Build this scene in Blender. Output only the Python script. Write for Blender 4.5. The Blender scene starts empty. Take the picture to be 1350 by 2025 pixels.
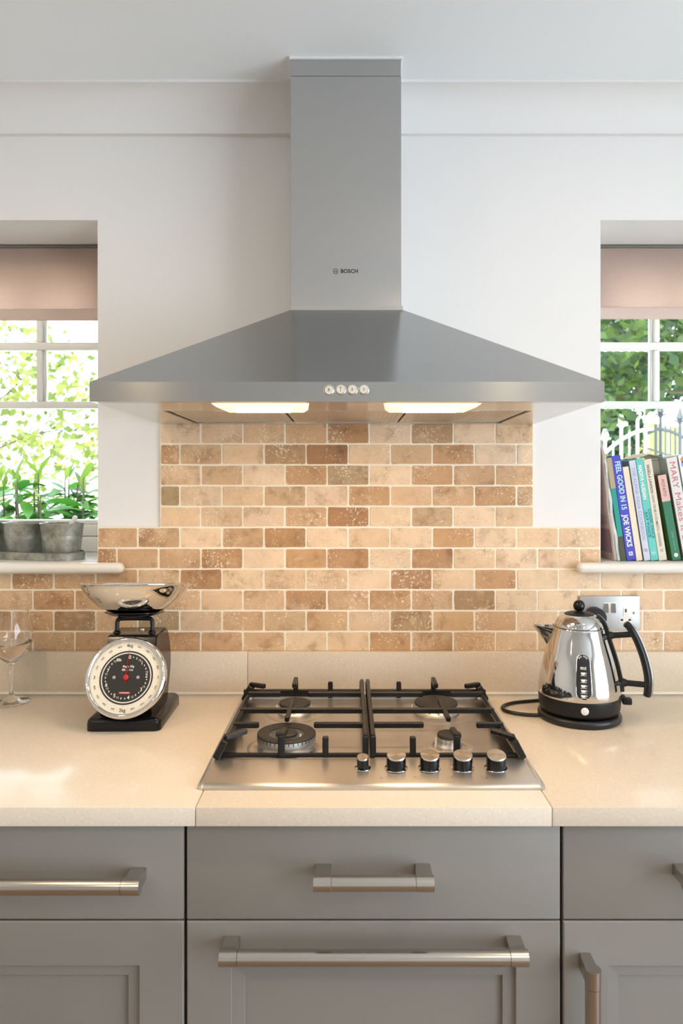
import bpy, bmesh, math, random
from mathutils import Vector, Matrix
PI = math.pi
R = math.radians
random.seed(7)
scene = bpy.context.scene
C = scene.collection

# ------------------------------------------------------------------ camera
CAM_Y, CAM_Z, F = -1.77, 1.42, 1437.0
cd = bpy.data.cameras.new('camera')
cam = bpy.data.objects.new('camera', cd)
C.objects.link(cam)
cam.location = (0, CAM_Y, CAM_Z)
cam.rotation_euler = (R(90), 0, 0)
cd.sensor_width = 36
cd.lens = F * 36 / 2025
cd.shift_x = -13 / 2025
cd.shift_y = -55.5 / 2025
cd.clip_end = 300
cd.clip_start = 0.02
cd.dof.use_dof = True
cd.dof.focus_distance = 1.55
cd.dof.aperture_fstop = 6.3
scene.camera = cam

def WX(px, D): return (px - 688) * D / F          # metres across at distance D from the camera
def WZ(py, D): return CAM_Z - (py - 957) * D / F
def WY(D): return D + CAM_Y

# ------------------------------------------------------------------ sky, sun, lamps, exposure
w = bpy.data.worlds.new('sky')
scene.world = w
w.use_nodes = True
bgn = w.node_tree.nodes['Background']
bgn.inputs['Color'].default_value = (0.81, 0.92, 1.05, 1)
bgn.inputs['Strength'].default_value = 6.9

sd = bpy.data.lights.new('sun', 'SUN')
sd.energy = 4.0
sd.angle = R(1.0)
sd.color = (1.0, 0.95, 0.85)
so = bpy.data.objects.new('sun', sd)
C.objects.link(so)
so.rotation_euler = Vector((0.55, 0.55, -1.0)).to_track_quat('-Z', 'Y').to_euler()

def area(name, loc, rot, sx, sy, energy, color, portal=False, disk=False, spread=None):
    l = bpy.data.lights.new(name, 'AREA')
    l.shape = 'DISK' if disk else 'RECTANGLE'
    l.size = sx
    l.size_y = sy
    l.energy = energy
    l.color = color
    if spread: l.spread = spread
    if portal: l.cycles.is_portal = True
    o = bpy.data.objects.new(name, l)
    C.objects.link(o)
    o.location = loc
    o.rotation_euler = rot
    return o

CEIL = 2.3565
WARM = (1.0, 0.74, 0.45)
# recessed ceiling lamps behind the camera; leftmost pair added to warm the left wall
for lx in (-1.75, -0.90, 0.70):
    for ly in (-1.05, -2.30):
        area('ceiling_lamp', (lx, ly, CEIL - 0.012), (0, 0, 0), 0.075, 0.075, 3.9, WARM, disk=True)
# the two lamps under the cooker hood
for lx in (-0.158, 0.152):
    area('hood_lamp', (lx, WY(1.36), 1.5545), (0, 0, 0), 0.15, 0.06, 1.15, (1.0, 0.69, 0.41))
# portals for the daylight through the garden door and the two windows
area('door_portal', (2.3, -2.3, 1.08), (0, R(90), 0), 2.1, 2.7, 1, (1, 1, 1), portal=True)
for cx in (-1.06, 1.06):
    area('window_portal', (cx, 0.3, 1.65), (R(-90), 0, 0), 0.85, 0.8, 1, (1, 1, 1), portal=True)

vs = scene.view_settings
vs.view_transform = 'Standard'
vs.look = 'None'
vs.gamma = 1.0
vs.use_curve_mapping = False
vs.exposure = 0.0

# ------------------------------------------------------------------ materials
def new_mat(name):
    m = bpy.data.materials.new(name)
    m.use_nodes = True
    nt = m.node_tree
    return m, nt, nt.nodes['Principled BSDF']

def N(nt, t, **kw):
    n = nt.nodes.new(t)
    for k, v in kw.items():
        if k.startswith('i_'):
            n.inputs[int(k[2:]) if k[2:].isdigit() else k[2:].replace('_', ' ')].default_value = v
        else:
            setattr(n, k, v)
    return n

def srgb(r, g, b):
    def f(c):
        c /= 255
        return c / 12.92 if c <= 0.04045 else ((c + 0.055) / 1.055) ** 2.4
    return (f(r), f(g), f(b), 1)

def mat(name, col, rough=0.5, metal=0.0, coat=0.0, bump=None, noise=None, spec=0.5):
    """bump = (scale, strength); noise = (scale, amount) varies the base colour of the thing itself"""
    m, nt, b = new_mat(name)
    b.inputs['Base Color'].default_value = col
    b.inputs['Roughness'].default_value = rough
    b.inputs['Metallic'].default_value = metal
    b.inputs['Coat Weight'].default_value = coat
    b.inputs['Coat Roughness'].default_value = 0.04
    b.inputs['Specular IOR Level'].default_value = spec
    if bump or noise:
        tc = N(nt, 'ShaderNodeTexCoord')
    if noise:
        n = N(nt, 'ShaderNodeTexNoise')
        n.inputs['Scale'].default_value = noise[0]
        n.inputs['Detail'].default_value = 5
        nt.links.new(tc.outputs['Object'], n.inputs['Vector'])
        mx = N(nt, 'ShaderNodeMix', data_type='RGBA')
        lo = tuple(c * (1 - noise[1]) for c in col[:3]) + (1,)
        hi = tuple(min(1, c * (1 + noise[1])) for c in col[:3]) + (1,)
        mx.inputs['A'].default_value = lo
        mx.inputs['B'].default_value = hi
        nt.links.new(n.outputs['Fac'], mx.inputs['Factor'])
        nt.links.new(mx.outputs['Result'], b.inputs['Base Color'])
    if bump:
        n = N(nt, 'ShaderNodeTexNoise')
        n.inputs['Scale'].default_value = bump[0]
        n.inputs['Detail'].default_value = 4
        nt.links.new(tc.outputs['Object'], n.inputs['Vector'])
        bp = N(nt, 'ShaderNodeBump')
        bp.inputs['Strength'].default_value = bump[1]
        bp.inputs['Distance'].default_value = 0.002
        nt.links.new(n.outputs['Fac'], bp.inputs['Height'])
        nt.links.new(bp.outputs['Normal'], b.inputs['Normal'])
    return m

def brushed(name, col, rough=0.3, aniso=0.75, rot=0.0, axis='Z', smudge=0.06, grain=None):
    m, nt, b = new_mat(name)
    b.inputs['Base Color'].default_value = col
    b.inputs['Metallic'].default_value = 1.0
    b.inputs['Anisotropic'].default_value = aniso
    b.inputs['Anisotropic Rotation'].default_value = rot
    if grain:                                   # straight brushing along one direction
        t = N(nt, 'ShaderNodeCombineXYZ')
        for i in range(3): t.inputs[i].default_value = grain[i]
        nt.links.new(t.outputs[0], b.inputs['Tangent'])
    else:
        t = N(nt, 'ShaderNodeTangent', direction_type='RADIAL', axis=axis)
        nt.links.new(t.outputs['Tangent'], b.inputs['Tangent'])
    tc = N(nt, 'ShaderNodeTexCoord')
    n = N(nt, 'ShaderNodeTexNoise')
    n.inputs['Scale'].default_value = 9
    n.inputs['Detail'].default_value = 4
    nt.links.new(tc.outputs['Object'], n.inputs['Vector'])
    mr = N(nt, 'ShaderNodeMapRange')
    mr.inputs['To Min'].default_value = rough - smudge
    mr.inputs['To Max'].default_value = rough + smudge
    nt.links.new(n.outputs['Fac'], mr.inputs['Value'])
    nt.links.new(mr.outputs['Result'], b.inputs['Roughness'])
    return m

def emis(name, col, strength):
    m, nt, b = new_mat(name)
    b.inputs['Base Color'].default_value = (0.8, 0.7, 0.6, 1)
    b.inputs['Emission Color'].default_value = col
    b.inputs['Emission Strength'].default_value = strength
    return m

def thin_glass(name, tint=(1, 1, 1, 1)):
    m, nt, b = new_mat(name)
    nt.nodes.remove(b)
    out = nt.nodes['Material Output']
    tr = N(nt, 'ShaderNodeBsdfTransparent')
    tr.inputs['Color'].default_value = tint
    gl = N(nt, 'ShaderNodeBsdfGlossy')
    gl.inputs['Roughness'].default_value = 0.0
    fr = N(nt, 'ShaderNodeFresnel')
    fr.inputs['IOR'].default_value = 1.3
    mx = N(nt, 'ShaderNodeMixShader')
    nt.links.new(fr.outputs['Fac'], mx.inputs['Fac'])
    nt.links.new(tr.outputs[0], mx.inputs[1])
    nt.links.new(gl.outputs[0], mx.inputs[2])
    nt.links.new(mx.outputs[0], out.inputs['Surface'])
    return m

M = {}
M['plaster'] = mat('white wall paint', srgb(232, 231, 229), 0.65, bump=(60, 0.06))
M['ceiling'] = mat('ceiling paint', srgb(238, 242, 243), 0.7)
M['floor'] = mat('warm wooden floor', srgb(142, 116, 90), 0.4, noise=(3, 0.15))
M['upvc'] = mat('white window plastic', srgb(246, 248, 244), 0.3)
M['glass'] = thin_glass('window glass', (0.98, 1.0, 0.99, 1))
M['dialglass'] = thin_glass('dial glass')
M['sill'] = mat('white gloss paint', srgb(236, 232, 224), 0.3)
M['blind'] = mat('dusty pink blind fabric', srgb(222, 200, 188), 0.9, bump=(900, 0.35), noise=(220, 0.07))
M['rail_shadow'] = mat('blind rail shadow grey', srgb(120, 115, 108), 0.5)  # shadow line above the blind, put into the rail's grey
M['cabinet'] = mat('grey cabinet paint', srgb(139, 134, 127), 0.42, noise=(4, 0.03))
M['carcass'] = mat('dark cabinet inside', srgb(45, 42, 40), 0.7)
M['steel_chimney'] = brushed('brushed steel vertical stretch none', (0.51, 0.51, 0.505, 1), 0.17, 0.85, 0.0, smudge=0.008, grain=(1, 0, 0))
M['steel_canopy'] = brushed('brushed steel canopy', (0.50, 0.50, 0.49, 1), 0.22, 0.85, 0.25, smudge=0.012, grain=(1, 0, 0))
M['steel_under'] = brushed('steel hood underside', (0.62, 0.60, 0.57, 1), 0.20, 0.3, 0.0, smudge=0.02)
M['filter'] = brushed('aluminium mesh filter', (0.60, 0.57, 0.52, 1), 0.36, 0.2, 0.0)
M['steel_hob'] = brushed('hob steel', (0.68, 0.65, 0.61, 1), 0.30, 0.82, 0.0, smudge=0.012, grain=(0, 1, 0))
M['steel_handle'] = brushed('satin nickel handle', (0.56, 0.52, 0.47, 1), 0.20, 0.5, 0.0, axis='X', smudge=0.01)
M['steel_handle_v'] = brushed('satin nickel upright handle', (0.50, 0.47, 0.43, 1), 0.20, 0.5, 0.0, axis='Z', smudge=0.01)
M['knob_top'] = brushed('spun steel knob top', (0.72, 0.67, 0.60, 1), 0.2, 0.9, 0.0, axis='Z', smudge=0.01)
M['steel_plate'] = brushed('brushed steel socket plate', (0.47, 0.47, 0.47, 1), 0.45, 0.3, 0.25, smudge=0.02)
M['chrome'] = mat('polished steel', (0.74, 0.72, 0.69, 1), 0.06, 1.0)
M['chrome_kettle'] = mat('polished kettle steel', (0.66, 0.64, 0.61, 1), 0.07, 1.0)
M['dark_chrome'] = mat('polished bracket steel', (0.45, 0.44, 0.43, 1), 0.12, 1.0)
M['black_gloss'] = mat('black gloss enamel', (0.008, 0.008, 0.009, 1), 0.16, spec=0.35)
M['black_plastic'] = mat('black plastic', (0.012, 0.012, 0.013, 1), 0.35)
M['black_satin'] = mat('black satin plastic', (0.012, 0.012, 0.013, 1), 0.4, spec=0.3)
M['iron'] = mat('black cast iron', (0.009, 0.008, 0.0075, 1), 0.36, bump=(300, 0.2), spec=0.4)
M['burner_cap'] = mat('matt burner cap', (0.035, 0.03, 0.027, 1), 0.55, bump=(500, 0.2))
M['burner_ring'] = mat('burner aluminium', (0.62, 0.60, 0.56, 1), 0.4, 0.85, noise=(60, 0.35))
M['print'] = mat('dark print', (0.02, 0.02, 0.022, 1), 0.6)
M['print_white'] = mat('white print', srgb(235, 232, 222), 0.6)
M['button'] = mat('ivory button plastic', srgb(222, 216, 200), 0.4)
M['dial_face'] = mat('ivory dial print', srgb(228, 221, 204), 0.5)
M['dial_black'] = mat('dial black', (0.012, 0.012, 0.011, 1), 0.5)
M['red'] = mat('red needle', srgb(190, 25, 30), 0.4)
M['white_plastic'] = mat('white plastic', srgb(236, 234, 228), 0.4)
M['gauge'] = mat('smoked gauge window', (0.012, 0.011, 0.016, 1), 0.1, coat=0.5)
M['seal'] = mat('white sealant', srgb(232, 226, 212), 0.5)
M['lamp'] = emis('lit lamp cover', (1.0, 0.68, 0.42, 1), 1.2)
M['bulb'] = emis('lit lamp bulb', (1.0, 0.80, 0.52, 1), 25.0)
M['paper'] = mat('book paper', srgb(226, 219, 200), 0.8, noise=(300, 0.08))
M['soil'] = mat('dry soil', srgb(70, 58, 46), 0.9, bump=(120, 1.0))
M['gravel'] = mat('pale gravel', srgb(214, 208, 192), 0.9, noise=(3, 0.15))
M['lawn'] = mat('sunlit lawn', srgb(120, 140, 58), 0.9, noise=(2, 0.25))
M['bark'] = mat('bark', srgb(84, 74, 58), 0.9, noise=(14, 0.3))
M['gate_iron'] = mat('weathered grey gate paint', srgb(36, 44, 46), 0.35)
M['gate_glare'] = mat('gate sun glare white', srgb(240, 242, 240), 0.4)  # sun glare on the dark ironwork, put into the colour as white

def stone(name, col, rough, speck=0.35):
    m, nt, b = new_mat(name)
    tc = N(nt, 'ShaderNodeTexCoord')
    v = N(nt, 'ShaderNodeTexVoronoi')
    v.inputs['Scale'].default_value = 420
    nt.links.new(tc.outputs['Object'], v.inputs['Vector'])
    sep = N(nt, 'ShaderNodeSeparateColor')
    nt.links.new(v.outputs['Color'], sep.inputs['Color'])
    rp = N(nt, 'ShaderNodeValToRGB')
    e = rp.color_ramp.elements
    e[0].position = 0.0
    e[0].color = tuple(c * (1 - speck) for c in col[:3]) + (1,)
    e[1].position = 0.16
    e[1].color = col
    x = rp.color_ramp.elements.new(0.9)
    x.color = col
    x = rp.color_ramp.elements.new(1.0)
    x.color = tuple(min(1, c * 1.12) for c in col[:3]) + (1,)
    nt.links.new(sep.outputs[0], rp.inputs['Fac'])
    nt.links.new(rp.outputs['Color'], b.inputs['Base Color'])
    b.inputs['Roughness'].default_value = rough
    b.inputs['Specular IOR Level'].default_value = 0.2
    return m
M['quartz'] = stone('cream quartz', srgb(226, 213, 194), 0.15, 0.08)
M['upstand'] = stone('cream quartz upstand', srgb(224, 209, 187), 0.25, 0.10)

def travertine():
    m, nt, b = new_mat('tumbled travertine')
    oi = N(nt, 'ShaderNodeObjectInfo')
    tc = N(nt, 'ShaderNodeTexCoord')
    off = N(nt, 'ShaderNodeVectorMath', operation='MULTIPLY_ADD')
    nt.links.new(oi.outputs['Random'], off.inputs[0])
    off.inputs[1].default_value = (37.0, 91.0, 53.0)
    nt.links.new(tc.outputs['Object'], off.inputs[2])
    def noise(scale, detail, rough=0.6, dist=0.0):
        n = N(nt, 'ShaderNodeTexNoise')
        n.inputs['Scale'].default_value = scale
        n.inputs['Detail'].default_value = detail
        n.inputs['Roughness'].default_value = rough
        n.inputs['Distortion'].default_value = dist
        nt.links.new(off.outputs[0], n.inputs['Vector'])
        return n
    def ramp(src, stops):
        r = N(nt, 'ShaderNodeValToRGB')
        el = r.color_ramp.elements
        el[0].position, el[0].color = stops[0][0], (stops[0][1],) * 3 + (1,)
        el[1].position, el[1].color = stops[-1][0], (stops[-1][1],) * 3 + (1,)
        for p, v in stops[1:-1]:
            q = el.new(p)
            q.color = (v, v, v, 1)
        nt.links.new(src, r.inputs['Fac'])
        return r
    n1 = noise(19, 9, 0.68, 0.25)
    dark = N(nt, 'ShaderNodeMix', data_type='RGBA', blend_type='MULTIPLY')
    dark.inputs['Factor'].default_value = 1.0
    nt.links.new(oi.outputs['Color'], dark.inputs['A'])
    r1 = N(nt, 'ShaderNodeValToRGB')
    r1.color_ramp.elements[0].position = 0.30
    r1.color_ramp.elements[0].color = (0.60, 0.52, 0.42, 1)
    r1.color_ramp.elements[1].position = 0.66
    r1.color_ramp.elements[1].color = (1.12, 1.12, 1.12, 1)
    q = r1.color_ramp.elements.new(0.47)
    q.color = (1, 1, 1, 1)
    nt.links.new(n1.outputs['Fac'], r1.inputs['Fac'])
    nt.links.new(r1.outputs['Color'], dark.inputs['B'])
    # cream patches
    n2 = noise(15, 7, 0.72, 0.4)
    r2 = ramp(n2.outputs['Fac'], [(0.54, 0.0), (0.68, 0.55)])
    mx2 = N(nt, 'ShaderNodeMix', data_type='RGBA')
    mx2.inputs['B'].default_value = srgb(226, 200, 166)
    nt.links.new(r2.outputs['Color'], mx2.inputs['Factor'])
    nt.links.new(dark.outputs['Result'], mx2.inputs['A'])
    # pale filled pits and flecks, gathered in patches
    n3 = noise(210, 3, 0.6, 0.6)
    n4 = noise(13, 2, 0.5)
    add = N(nt, 'ShaderNodeMath', operation='MULTIPLY_ADD')
    nt.links.new(n4.outputs['Fac'], add.inputs[0])
    add.inputs[1].default_value = 0.42
    nt.links.new(n3.outputs['Fac'], add.inputs[2])
    r3 = ramp(add.outputs[0], [(0.832, 0.0), (0.875, 0.8)])
    mx3 = N(nt, 'ShaderNodeMix', data_type='RGBA')
    mx3.inputs['B'].default_value = srgb(238, 222, 196)
    nt.links.new(r3.outputs['Color'], mx3.inputs['Factor'])
    nt.links.new(mx2.outputs['Result'], mx3.inputs['A'])
    # small dark pits
    n5 = noise(150, 4, 0.7)
    r5 = ramp(n5.outputs['Fac'], [(0.30, 0.55), (0.36, 0.0)])
    mx5 = N(nt, 'ShaderNodeMix', data_type='RGBA')
    mx5.inputs['B'].default_value = srgb(120, 84, 50)
    nt.links.new(r5.outputs['Color'], mx5.inputs['Factor'])
    nt.links.new(mx3.outputs['Result'], mx5.inputs['A'])
    nt.links.new(mx5.outputs['Result'], b.inputs['Base Color'])
    bp = N(nt, 'ShaderNodeBump')
    bp.inputs['Strength'].default_value = 0.35
    bp.inputs['Distance'].default_value = 0.0015
    nt.links.new(n3.outputs['Fac'], bp.inputs['Height'])
    nt.links.new(bp.outputs['Normal'], b.inputs['Normal'])
    b.inputs['Roughness'].default_value = 0.5
    return m
M['travertine'] = travertine()
M['grout'] = mat('cream grout', srgb(244, 234, 214), 0.9, bump=(400, 0.5))

def zinc():
    m, nt, b = new_mat('weathered zinc')
    tc = N(nt, 'ShaderNodeTexCoord')
    v = N(nt, 'ShaderNodeTexNoise')
    v.inputs['Scale'].default_value = 34
    v.inputs['Detail'].default_value = 8
    v.inputs['Roughness'].default_value = 0.7
    nt.links.new(tc.outputs['Object'], v.inputs['Vector'])
    rp = N(nt, 'ShaderNodeValToRGB')
    e = rp.color_ramp.elements
    e[0].position, e[0].color = 0.3, srgb(112, 112, 102)
    e[1].position, e[1].color = 0.72, srgb(196, 198, 188)
    nt.links.new(v.outputs['Fac'], rp.inputs['Fac'])
    nt.links.new(rp.outputs['Color'], b.inputs['Base Color'])
    b.inputs['Metallic'].default_value = 0.5
    b.inputs['Roughness'].default_value = 0.42
    return m
M['zinc'] = zinc()

def leafmat(name, c1, c2, trans=0.45, rough=0.4):
    m, nt, b = new_mat(name)
    out = nt.nodes['Material Output']
    g = N(nt, 'ShaderNodeNewGeometry')
    oi = N(nt, 'ShaderNodeObjectInfo')
    ad = N(nt, 'ShaderNodeMath', operation='ADD')
    nt.links.new(g.outputs['Random Per Island'], ad.inputs[0])
    nt.links.new(oi.outputs['Random'], ad.inputs[1])
    fr = N(nt, 'ShaderNodeMath', operation='FRACT')
    nt.links.new(ad.outputs[0], fr.inputs[0])
    mx = N(nt, 'ShaderNodeMix', data_type='RGBA')
    mx.inputs['A'].default_value = c1
    mx.inputs['B'].default_value = c2
    nt.links.new(fr.outputs[0], mx.inputs['Factor'])
    nt.links.new(mx.outputs['Result'], b.inputs['Base Color'])
    b.inputs['Roughness'].default_value = rough
    tl = N(nt, 'ShaderNodeBsdfTranslucent')
    nt.links.new(mx.outputs['Result'], tl.inputs['Color'])
    ms = N(nt, 'ShaderNodeMixShader')
    ms.inputs['Fac'].default_value = trans
    nt.links.new(b.outputs[0], ms.inputs[1])
    nt.links.new(tl.outputs[0], ms.inputs[2])
    nt.links.new(ms.outputs[0], out.inputs['Surface'])
    return m
M['laurel'] = leafmat('laurel leaf', srgb(30, 84, 18), srgb(84, 142, 42))
M['laurel_young'] = leafmat('young leaf', srgb(84, 112, 34), srgb(120, 140, 52))
M['leaf_pale'] = leafmat('pale tree leaf', srgb(84, 104, 34), srgb(150, 154, 78), 0.55)
M['leaf_mid'] = leafmat('tree leaf', srgb(26, 58, 22), srgb(84, 108, 40), 0.5)
M['leaf_dark'] = leafmat('dark tree leaf', srgb(20, 48, 26), srgb(58, 92, 40), 0.4)

def flat(name, r, g, b_, rough=0.5):
    return mat(name, srgb(r, g, b_), rough)

def water_mat():
    m, nt, b = new_mat('clear liquid')
    b.inputs['Base Color'].default_value = (1, 1, 1, 1)
    b.inputs['Transmission Weight'].default_value = 1.0
    b.inputs['IOR'].default_value = 1.33
    b.inputs['Roughness'].default_value = 0.0
    return m
M['water'] = water_mat()
def glass_mat():
    m, nt, b = new_mat('wine glass crystal')
    b.inputs['Base Color'].default_value = (1, 1, 1, 1)
    b.inputs['Transmission Weight'].default_value = 1.0
    b.inputs['IOR'].default_value = 1.45
    b.inputs['Roughness'].default_value = 0.0
    return m
M['crystal'] = glass_mat()

# ------------------------------------------------------------------ mesh helpers
def nb(): return bmesh.new()

def add_box(bm, x0, x1, y0, y1, z0, z1, bev=0.0, seg=2):
    vs_ = [bm.verts.new(p) for p in ((x0, y0, z0), (x1, y0, z0), (x1, y1, z0), (x0, y1, z0), (x0, y0, z1), (x1, y0, z1), (x1, y1, z1), (x0, y1, z1))]
    fs = [bm.faces.new([vs_[i] for i in q]) for q in ((3, 2, 1, 0), (4, 5, 6, 7), (0, 1, 5, 4), (1, 2, 6, 5), (2, 3, 7, 6), (3, 0, 4, 7))]
    if bev > 0:
        es = list({e for f in fs for e in f.edges})
        bmesh.ops.bevel(bm, geom=es, offset=bev, segments=seg, profile=0.5, affect='EDGES')
    return bm

def add_prism(bm, pts, axis, a, b_):
    """extrude a 2D polygon along an axis ('x': pts are (y,z), 'y': (x,z), 'z': (x,y)) from a to b"""
    def mk(p, t):
        return {'x': (t, p[0], p[1]), 'y': (p[0], t, p[1]), 'z': (p[0], p[1], t)}[axis]
    lo = [bm.verts.new(mk(p, a)) for p in pts]
    hi = [bm.verts.new(mk(p, b_)) for p in pts]
    fs = [bm.faces.new(lo), bm.faces.new(hi)]
    n = len(pts)
    for i in range(n):
        fs.append(bm.faces.new((lo[i], lo[(i + 1) % n], hi[(i + 1) % n], hi[i])))
    bmesh.ops.recalc_face_normals(bm, faces=fs)
    return fs

def add_lathe(bm, prof, n=48, c=(0, 0, 0)):
    rings = []
    for r, z in prof:
        if r < 1e-6:
            rings.append([bm.verts.new((c[0], c[1], c[2] + z))])
        else:
            rings.append([bm.verts.new((c[0] + r * math.cos(2 * PI * i / n), c[1] + r * math.sin(2 * PI * i / n), c[2] + z)) for i in range(n)])
    fs = []
    for a, b_ in zip(rings, rings[1:]):
        if len(a) == 1 and len(b_) == 1: continue
        for i in range(n):
            j = (i + 1) % n
            if len(a) == 1: fs.append(bm.faces.new((a[0], b_[i], b_[j])))
            elif len(b_) == 1: fs.append(bm.faces.new((a[i], a[j], b_[0])))
            else: fs.append(bm.faces.new((a[i], a[j], b_[j], b_[i])))
    bmesh.ops.recalc_face_normals(bm, faces=fs)
    return bm

def add_tube(bm, pts, r, n=10, flat_=1.0, up=None, closed=False):
    """sweep an ellipse (r along the side, r*flat_ along the up) along pts; r may be a list"""
    pts = [Vector(p) for p in pts]
    k = len(pts)
    rs = r if isinstance(r, (list, tuple)) else [r] * k
    rings = []
    prev = None
    for i, p in enumerate(pts):
        if closed: t = pts[(i + 1) % k] - pts[i - 1]
        else: t = pts[min(i + 1, k - 1)] - pts[max(i - 1, 0)]
        t.normalize()
        if up is not None: ref = Vector(up)
        elif prev is not None: ref = prev
        else: ref = Vector((0, 0, 1)) if abs(t.z) < 0.9 else Vector((0, 1, 0))
        s = t.cross(ref)
        if s.length < 1e-6: s = t.orthogonal()
        s.normalize()
        u = s.cross(t).normalized()
        prev = u
        rings.append([bm.verts.new(p + s * rs[i] * math.cos(2 * PI * j / n) + u * rs[i] * flat_ * math.sin(2 * PI * j / n)) for j in range(n)])
    fs = []
    pairs = list(zip(rings, rings[1:])) + ([(rings[-1], rings[0])] if closed else [])
    for a, b_ in pairs:
        for j in range(n):
            fs.append(bm.faces.new((a[j], a[(j + 1) % n], b_[(j + 1) % n], b_[j])))
    if not closed:
        fs.append(bm.faces.new(rings[0]))
        fs.append(bm.faces.new(rings[-1]))
    bmesh.ops.recalc_face_normals(bm, faces=fs)
    return bm

def add_bar(bm, p0, p1, wd, ht, bev=0.002, taper=1.0):
    """a rectangular bar between two points (wd across, ht upright), centred on the line"""
    p0, p1 = Vector(p0), Vector(p1)
    t = (p1 - p0).normalized()
    s = t.cross(Vector((0, 0, 1)))
    if s.length < 1e-4: s = Vector((1, 0, 0))
    s.normalize()
    u = s.cross(t)
    b2 = bmesh.new()
    va = [b2.verts.new(p0 + s * a * wd / 2 + u * c * ht / 2) for a, c in ((-1, -1), (1, -1), (1, 1), (-1, 1))]
    vb = [b2.verts.new(p1 + s * a * wd * taper / 2 + u * c * ht * taper / 2) for a, c in ((-1, -1), (1, -1), (1, 1), (-1, 1))]
    b2.faces.new(va)
    b2.faces.new(vb)
    for i in range(4):
        b2.faces.new((va[i], va[(i + 1) % 4], vb[(i + 1) % 4], vb[i]))
    bmesh.ops.recalc_face_normals(b2, faces=b2.faces)
    if bev: bmesh.ops.bevel(b2, geom=list(b2.edges), offset=bev, segments=1, affect='EDGES')
    me = bpy.data.meshes.new('tmp')
    b2.to_mesh(me)
    b2.free()
    bm.from_mesh(me)
    bpy.data.meshes.remove(me)
    return bm

def bez(p0, p1, p2, p3, n):
    out = []
    for i in range(n + 1):
        t = i / n
        out.append(tuple((1 - t) ** 3 * a + 3 * (1 - t) ** 2 * t * b_ + 3 * (1 - t) * t * t * c + t ** 3 * d for a, b_, c, d in zip(p0, p1, p2, p3)))
    return out

def smooth_path(pts, n=6):
    """Catmull-Rom through the points"""
    P_ = [Vector(p) for p in pts]
    P_ = [P_[0] * 2 - P_[1]] + P_ + [P_[-1] * 2 - P_[-2]]
    out = []
    for i in range(1, len(P_) - 2):
        a, b_, c, d = P_[i - 1], P_[i], P_[i + 1], P_[i + 2]
        for k in range(n):
            t = k / n
            out.append(0.5 * ((2 * b_) + (c - a) * t + (2 * a - 5 * b_ + 4 * c - d) * t * t + (3 * b_ - a - 3 * c + d) * t ** 3))
    out.append(P_[-2])
    return out

def link(name, me, m, parent=None, smooth=None):
    o = bpy.data.objects.new(name, me)
    C.objects.link(o)
    if m is not None and not me.materials: me.materials.append(m)
    if parent is not None: o.parent = parent
    return o

def obj(name, bm, m, parent=None, smooth=35, xf=None, flip=False):
    if xf is not None: bmesh.ops.transform(bm, matrix=xf, verts=bm.verts)
    me = bpy.data.meshes.new(name)
    if smooth:
        a = math.radians(smooth)
        for f in bm.faces: f.smooth = True
        for e in bm.edges:
            if len(e.link_faces) == 2:
                try: e.smooth = e.calc_face_angle() < a
                except Exception: pass
    bm.to_mesh(me)
    bm.free()
    return link(name, me, m, parent)

def thing(name, label, cat, loc=(0, 0, 0), rot=(0, 0, 0), group=None):
    o = bpy.data.objects.new(name, None)
    C.objects.link(o)
    o.empty_display_size = 0.05
    o.location = loc
    o.rotation_euler = rot
    o['label'] = label
    o['category'] = cat
    if group: o['group'] = group
    return o

def tag(o, label, cat, group=None):
    o['label'] = label
    o['category'] = cat
    if group: o['group'] = group
    return o

def struct(name, bm, m, smooth=35):
    o = obj(name, bm, m, None, smooth)
    o['kind'] = 'structure'
    return o

FACE = Matrix(((1, 0, 0, 0), (0, 0, -1, 0), (0, 1, 0, 0), (0, 0, 0, 1)))     # flat XY print -> upright, facing the room (-Y)

def text_bm(s, size, bold=0.0, align='CENTER', space=1.0, shear=0.0):
    cu = bpy.data.curves.new('txt', 'FONT')
    cu.body = s
    cu.size = size
    cu.align_x = align
    cu.align_y = 'CENTER'
    cu.offset = bold * size
    cu.space_character = space
    cu.shear = shear
    cu.resolution_u = 3
    cu.fill_mode = 'FRONT'
    o = bpy.data.objects.new('txt', cu)
    C.objects.link(o)
    dg = bpy.context.evaluated_depsgraph_get()
    me = bpy.data.meshes.new_from_object(o.evaluated_get(dg))
    bm = bmesh.new()
    bm.from_mesh(me)
    bpy.data.objects.remove(o)
    bpy.data.curves.remove(cu)
    bpy.data.meshes.remove(me)
    return bm

def join(bm, other, xf=None):
    if xf is not None: bmesh.ops.transform(other, matrix=xf, verts=other.verts)
    me = bpy.data.meshes.new('tmp')
    other.to_mesh(me)
    other.free()
    bm.from_mesh(me)
    bpy.data.meshes.remove(me)
    return bm

def add_ring2d(bm, r0, r1, n=48, cx=0, cy=0, a0=0, a1=2 * PI):
    full = abs(a1 - a0 - 2 * PI) < 1e-6
    k = n if full else n + 1
    A = [bm.verts.new((cx + r0 * math.cos(a0 + (a1 - a0) * i / n), cy + r0 * math.sin(a0 + (a1 - a0) * i / n), 0)) for i in range(k)]
    B = [bm.verts.new((cx + r1 * math.cos(a0 + (a1 - a0) * i / n), cy + r1 * math.sin(a0 + (a1 - a0) * i / n), 0)) for i in range(k)]
    for i in range(n):
        j = (i + 1) % k
        bm.faces.new((A[i], B[i], B[j], A[j]))
    return bm

def add_disc2d(bm, r, n=32, cx=0, cy=0):
    bm.faces.new([bm.verts.new((cx + r * math.cos(2 * PI * i / n), cy + r * math.sin(2 * PI * i / n), 0)) for i in range(n)])
    return bm

def add_rect2d(bm, x0, x1, y0, y1):
    bm.faces.new([bm.verts.new(p) for p in ((x0, y0, 0), (x1, y0, 0), (x1, y1, 0), (x0, y1, 0))])
    return bm

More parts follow.
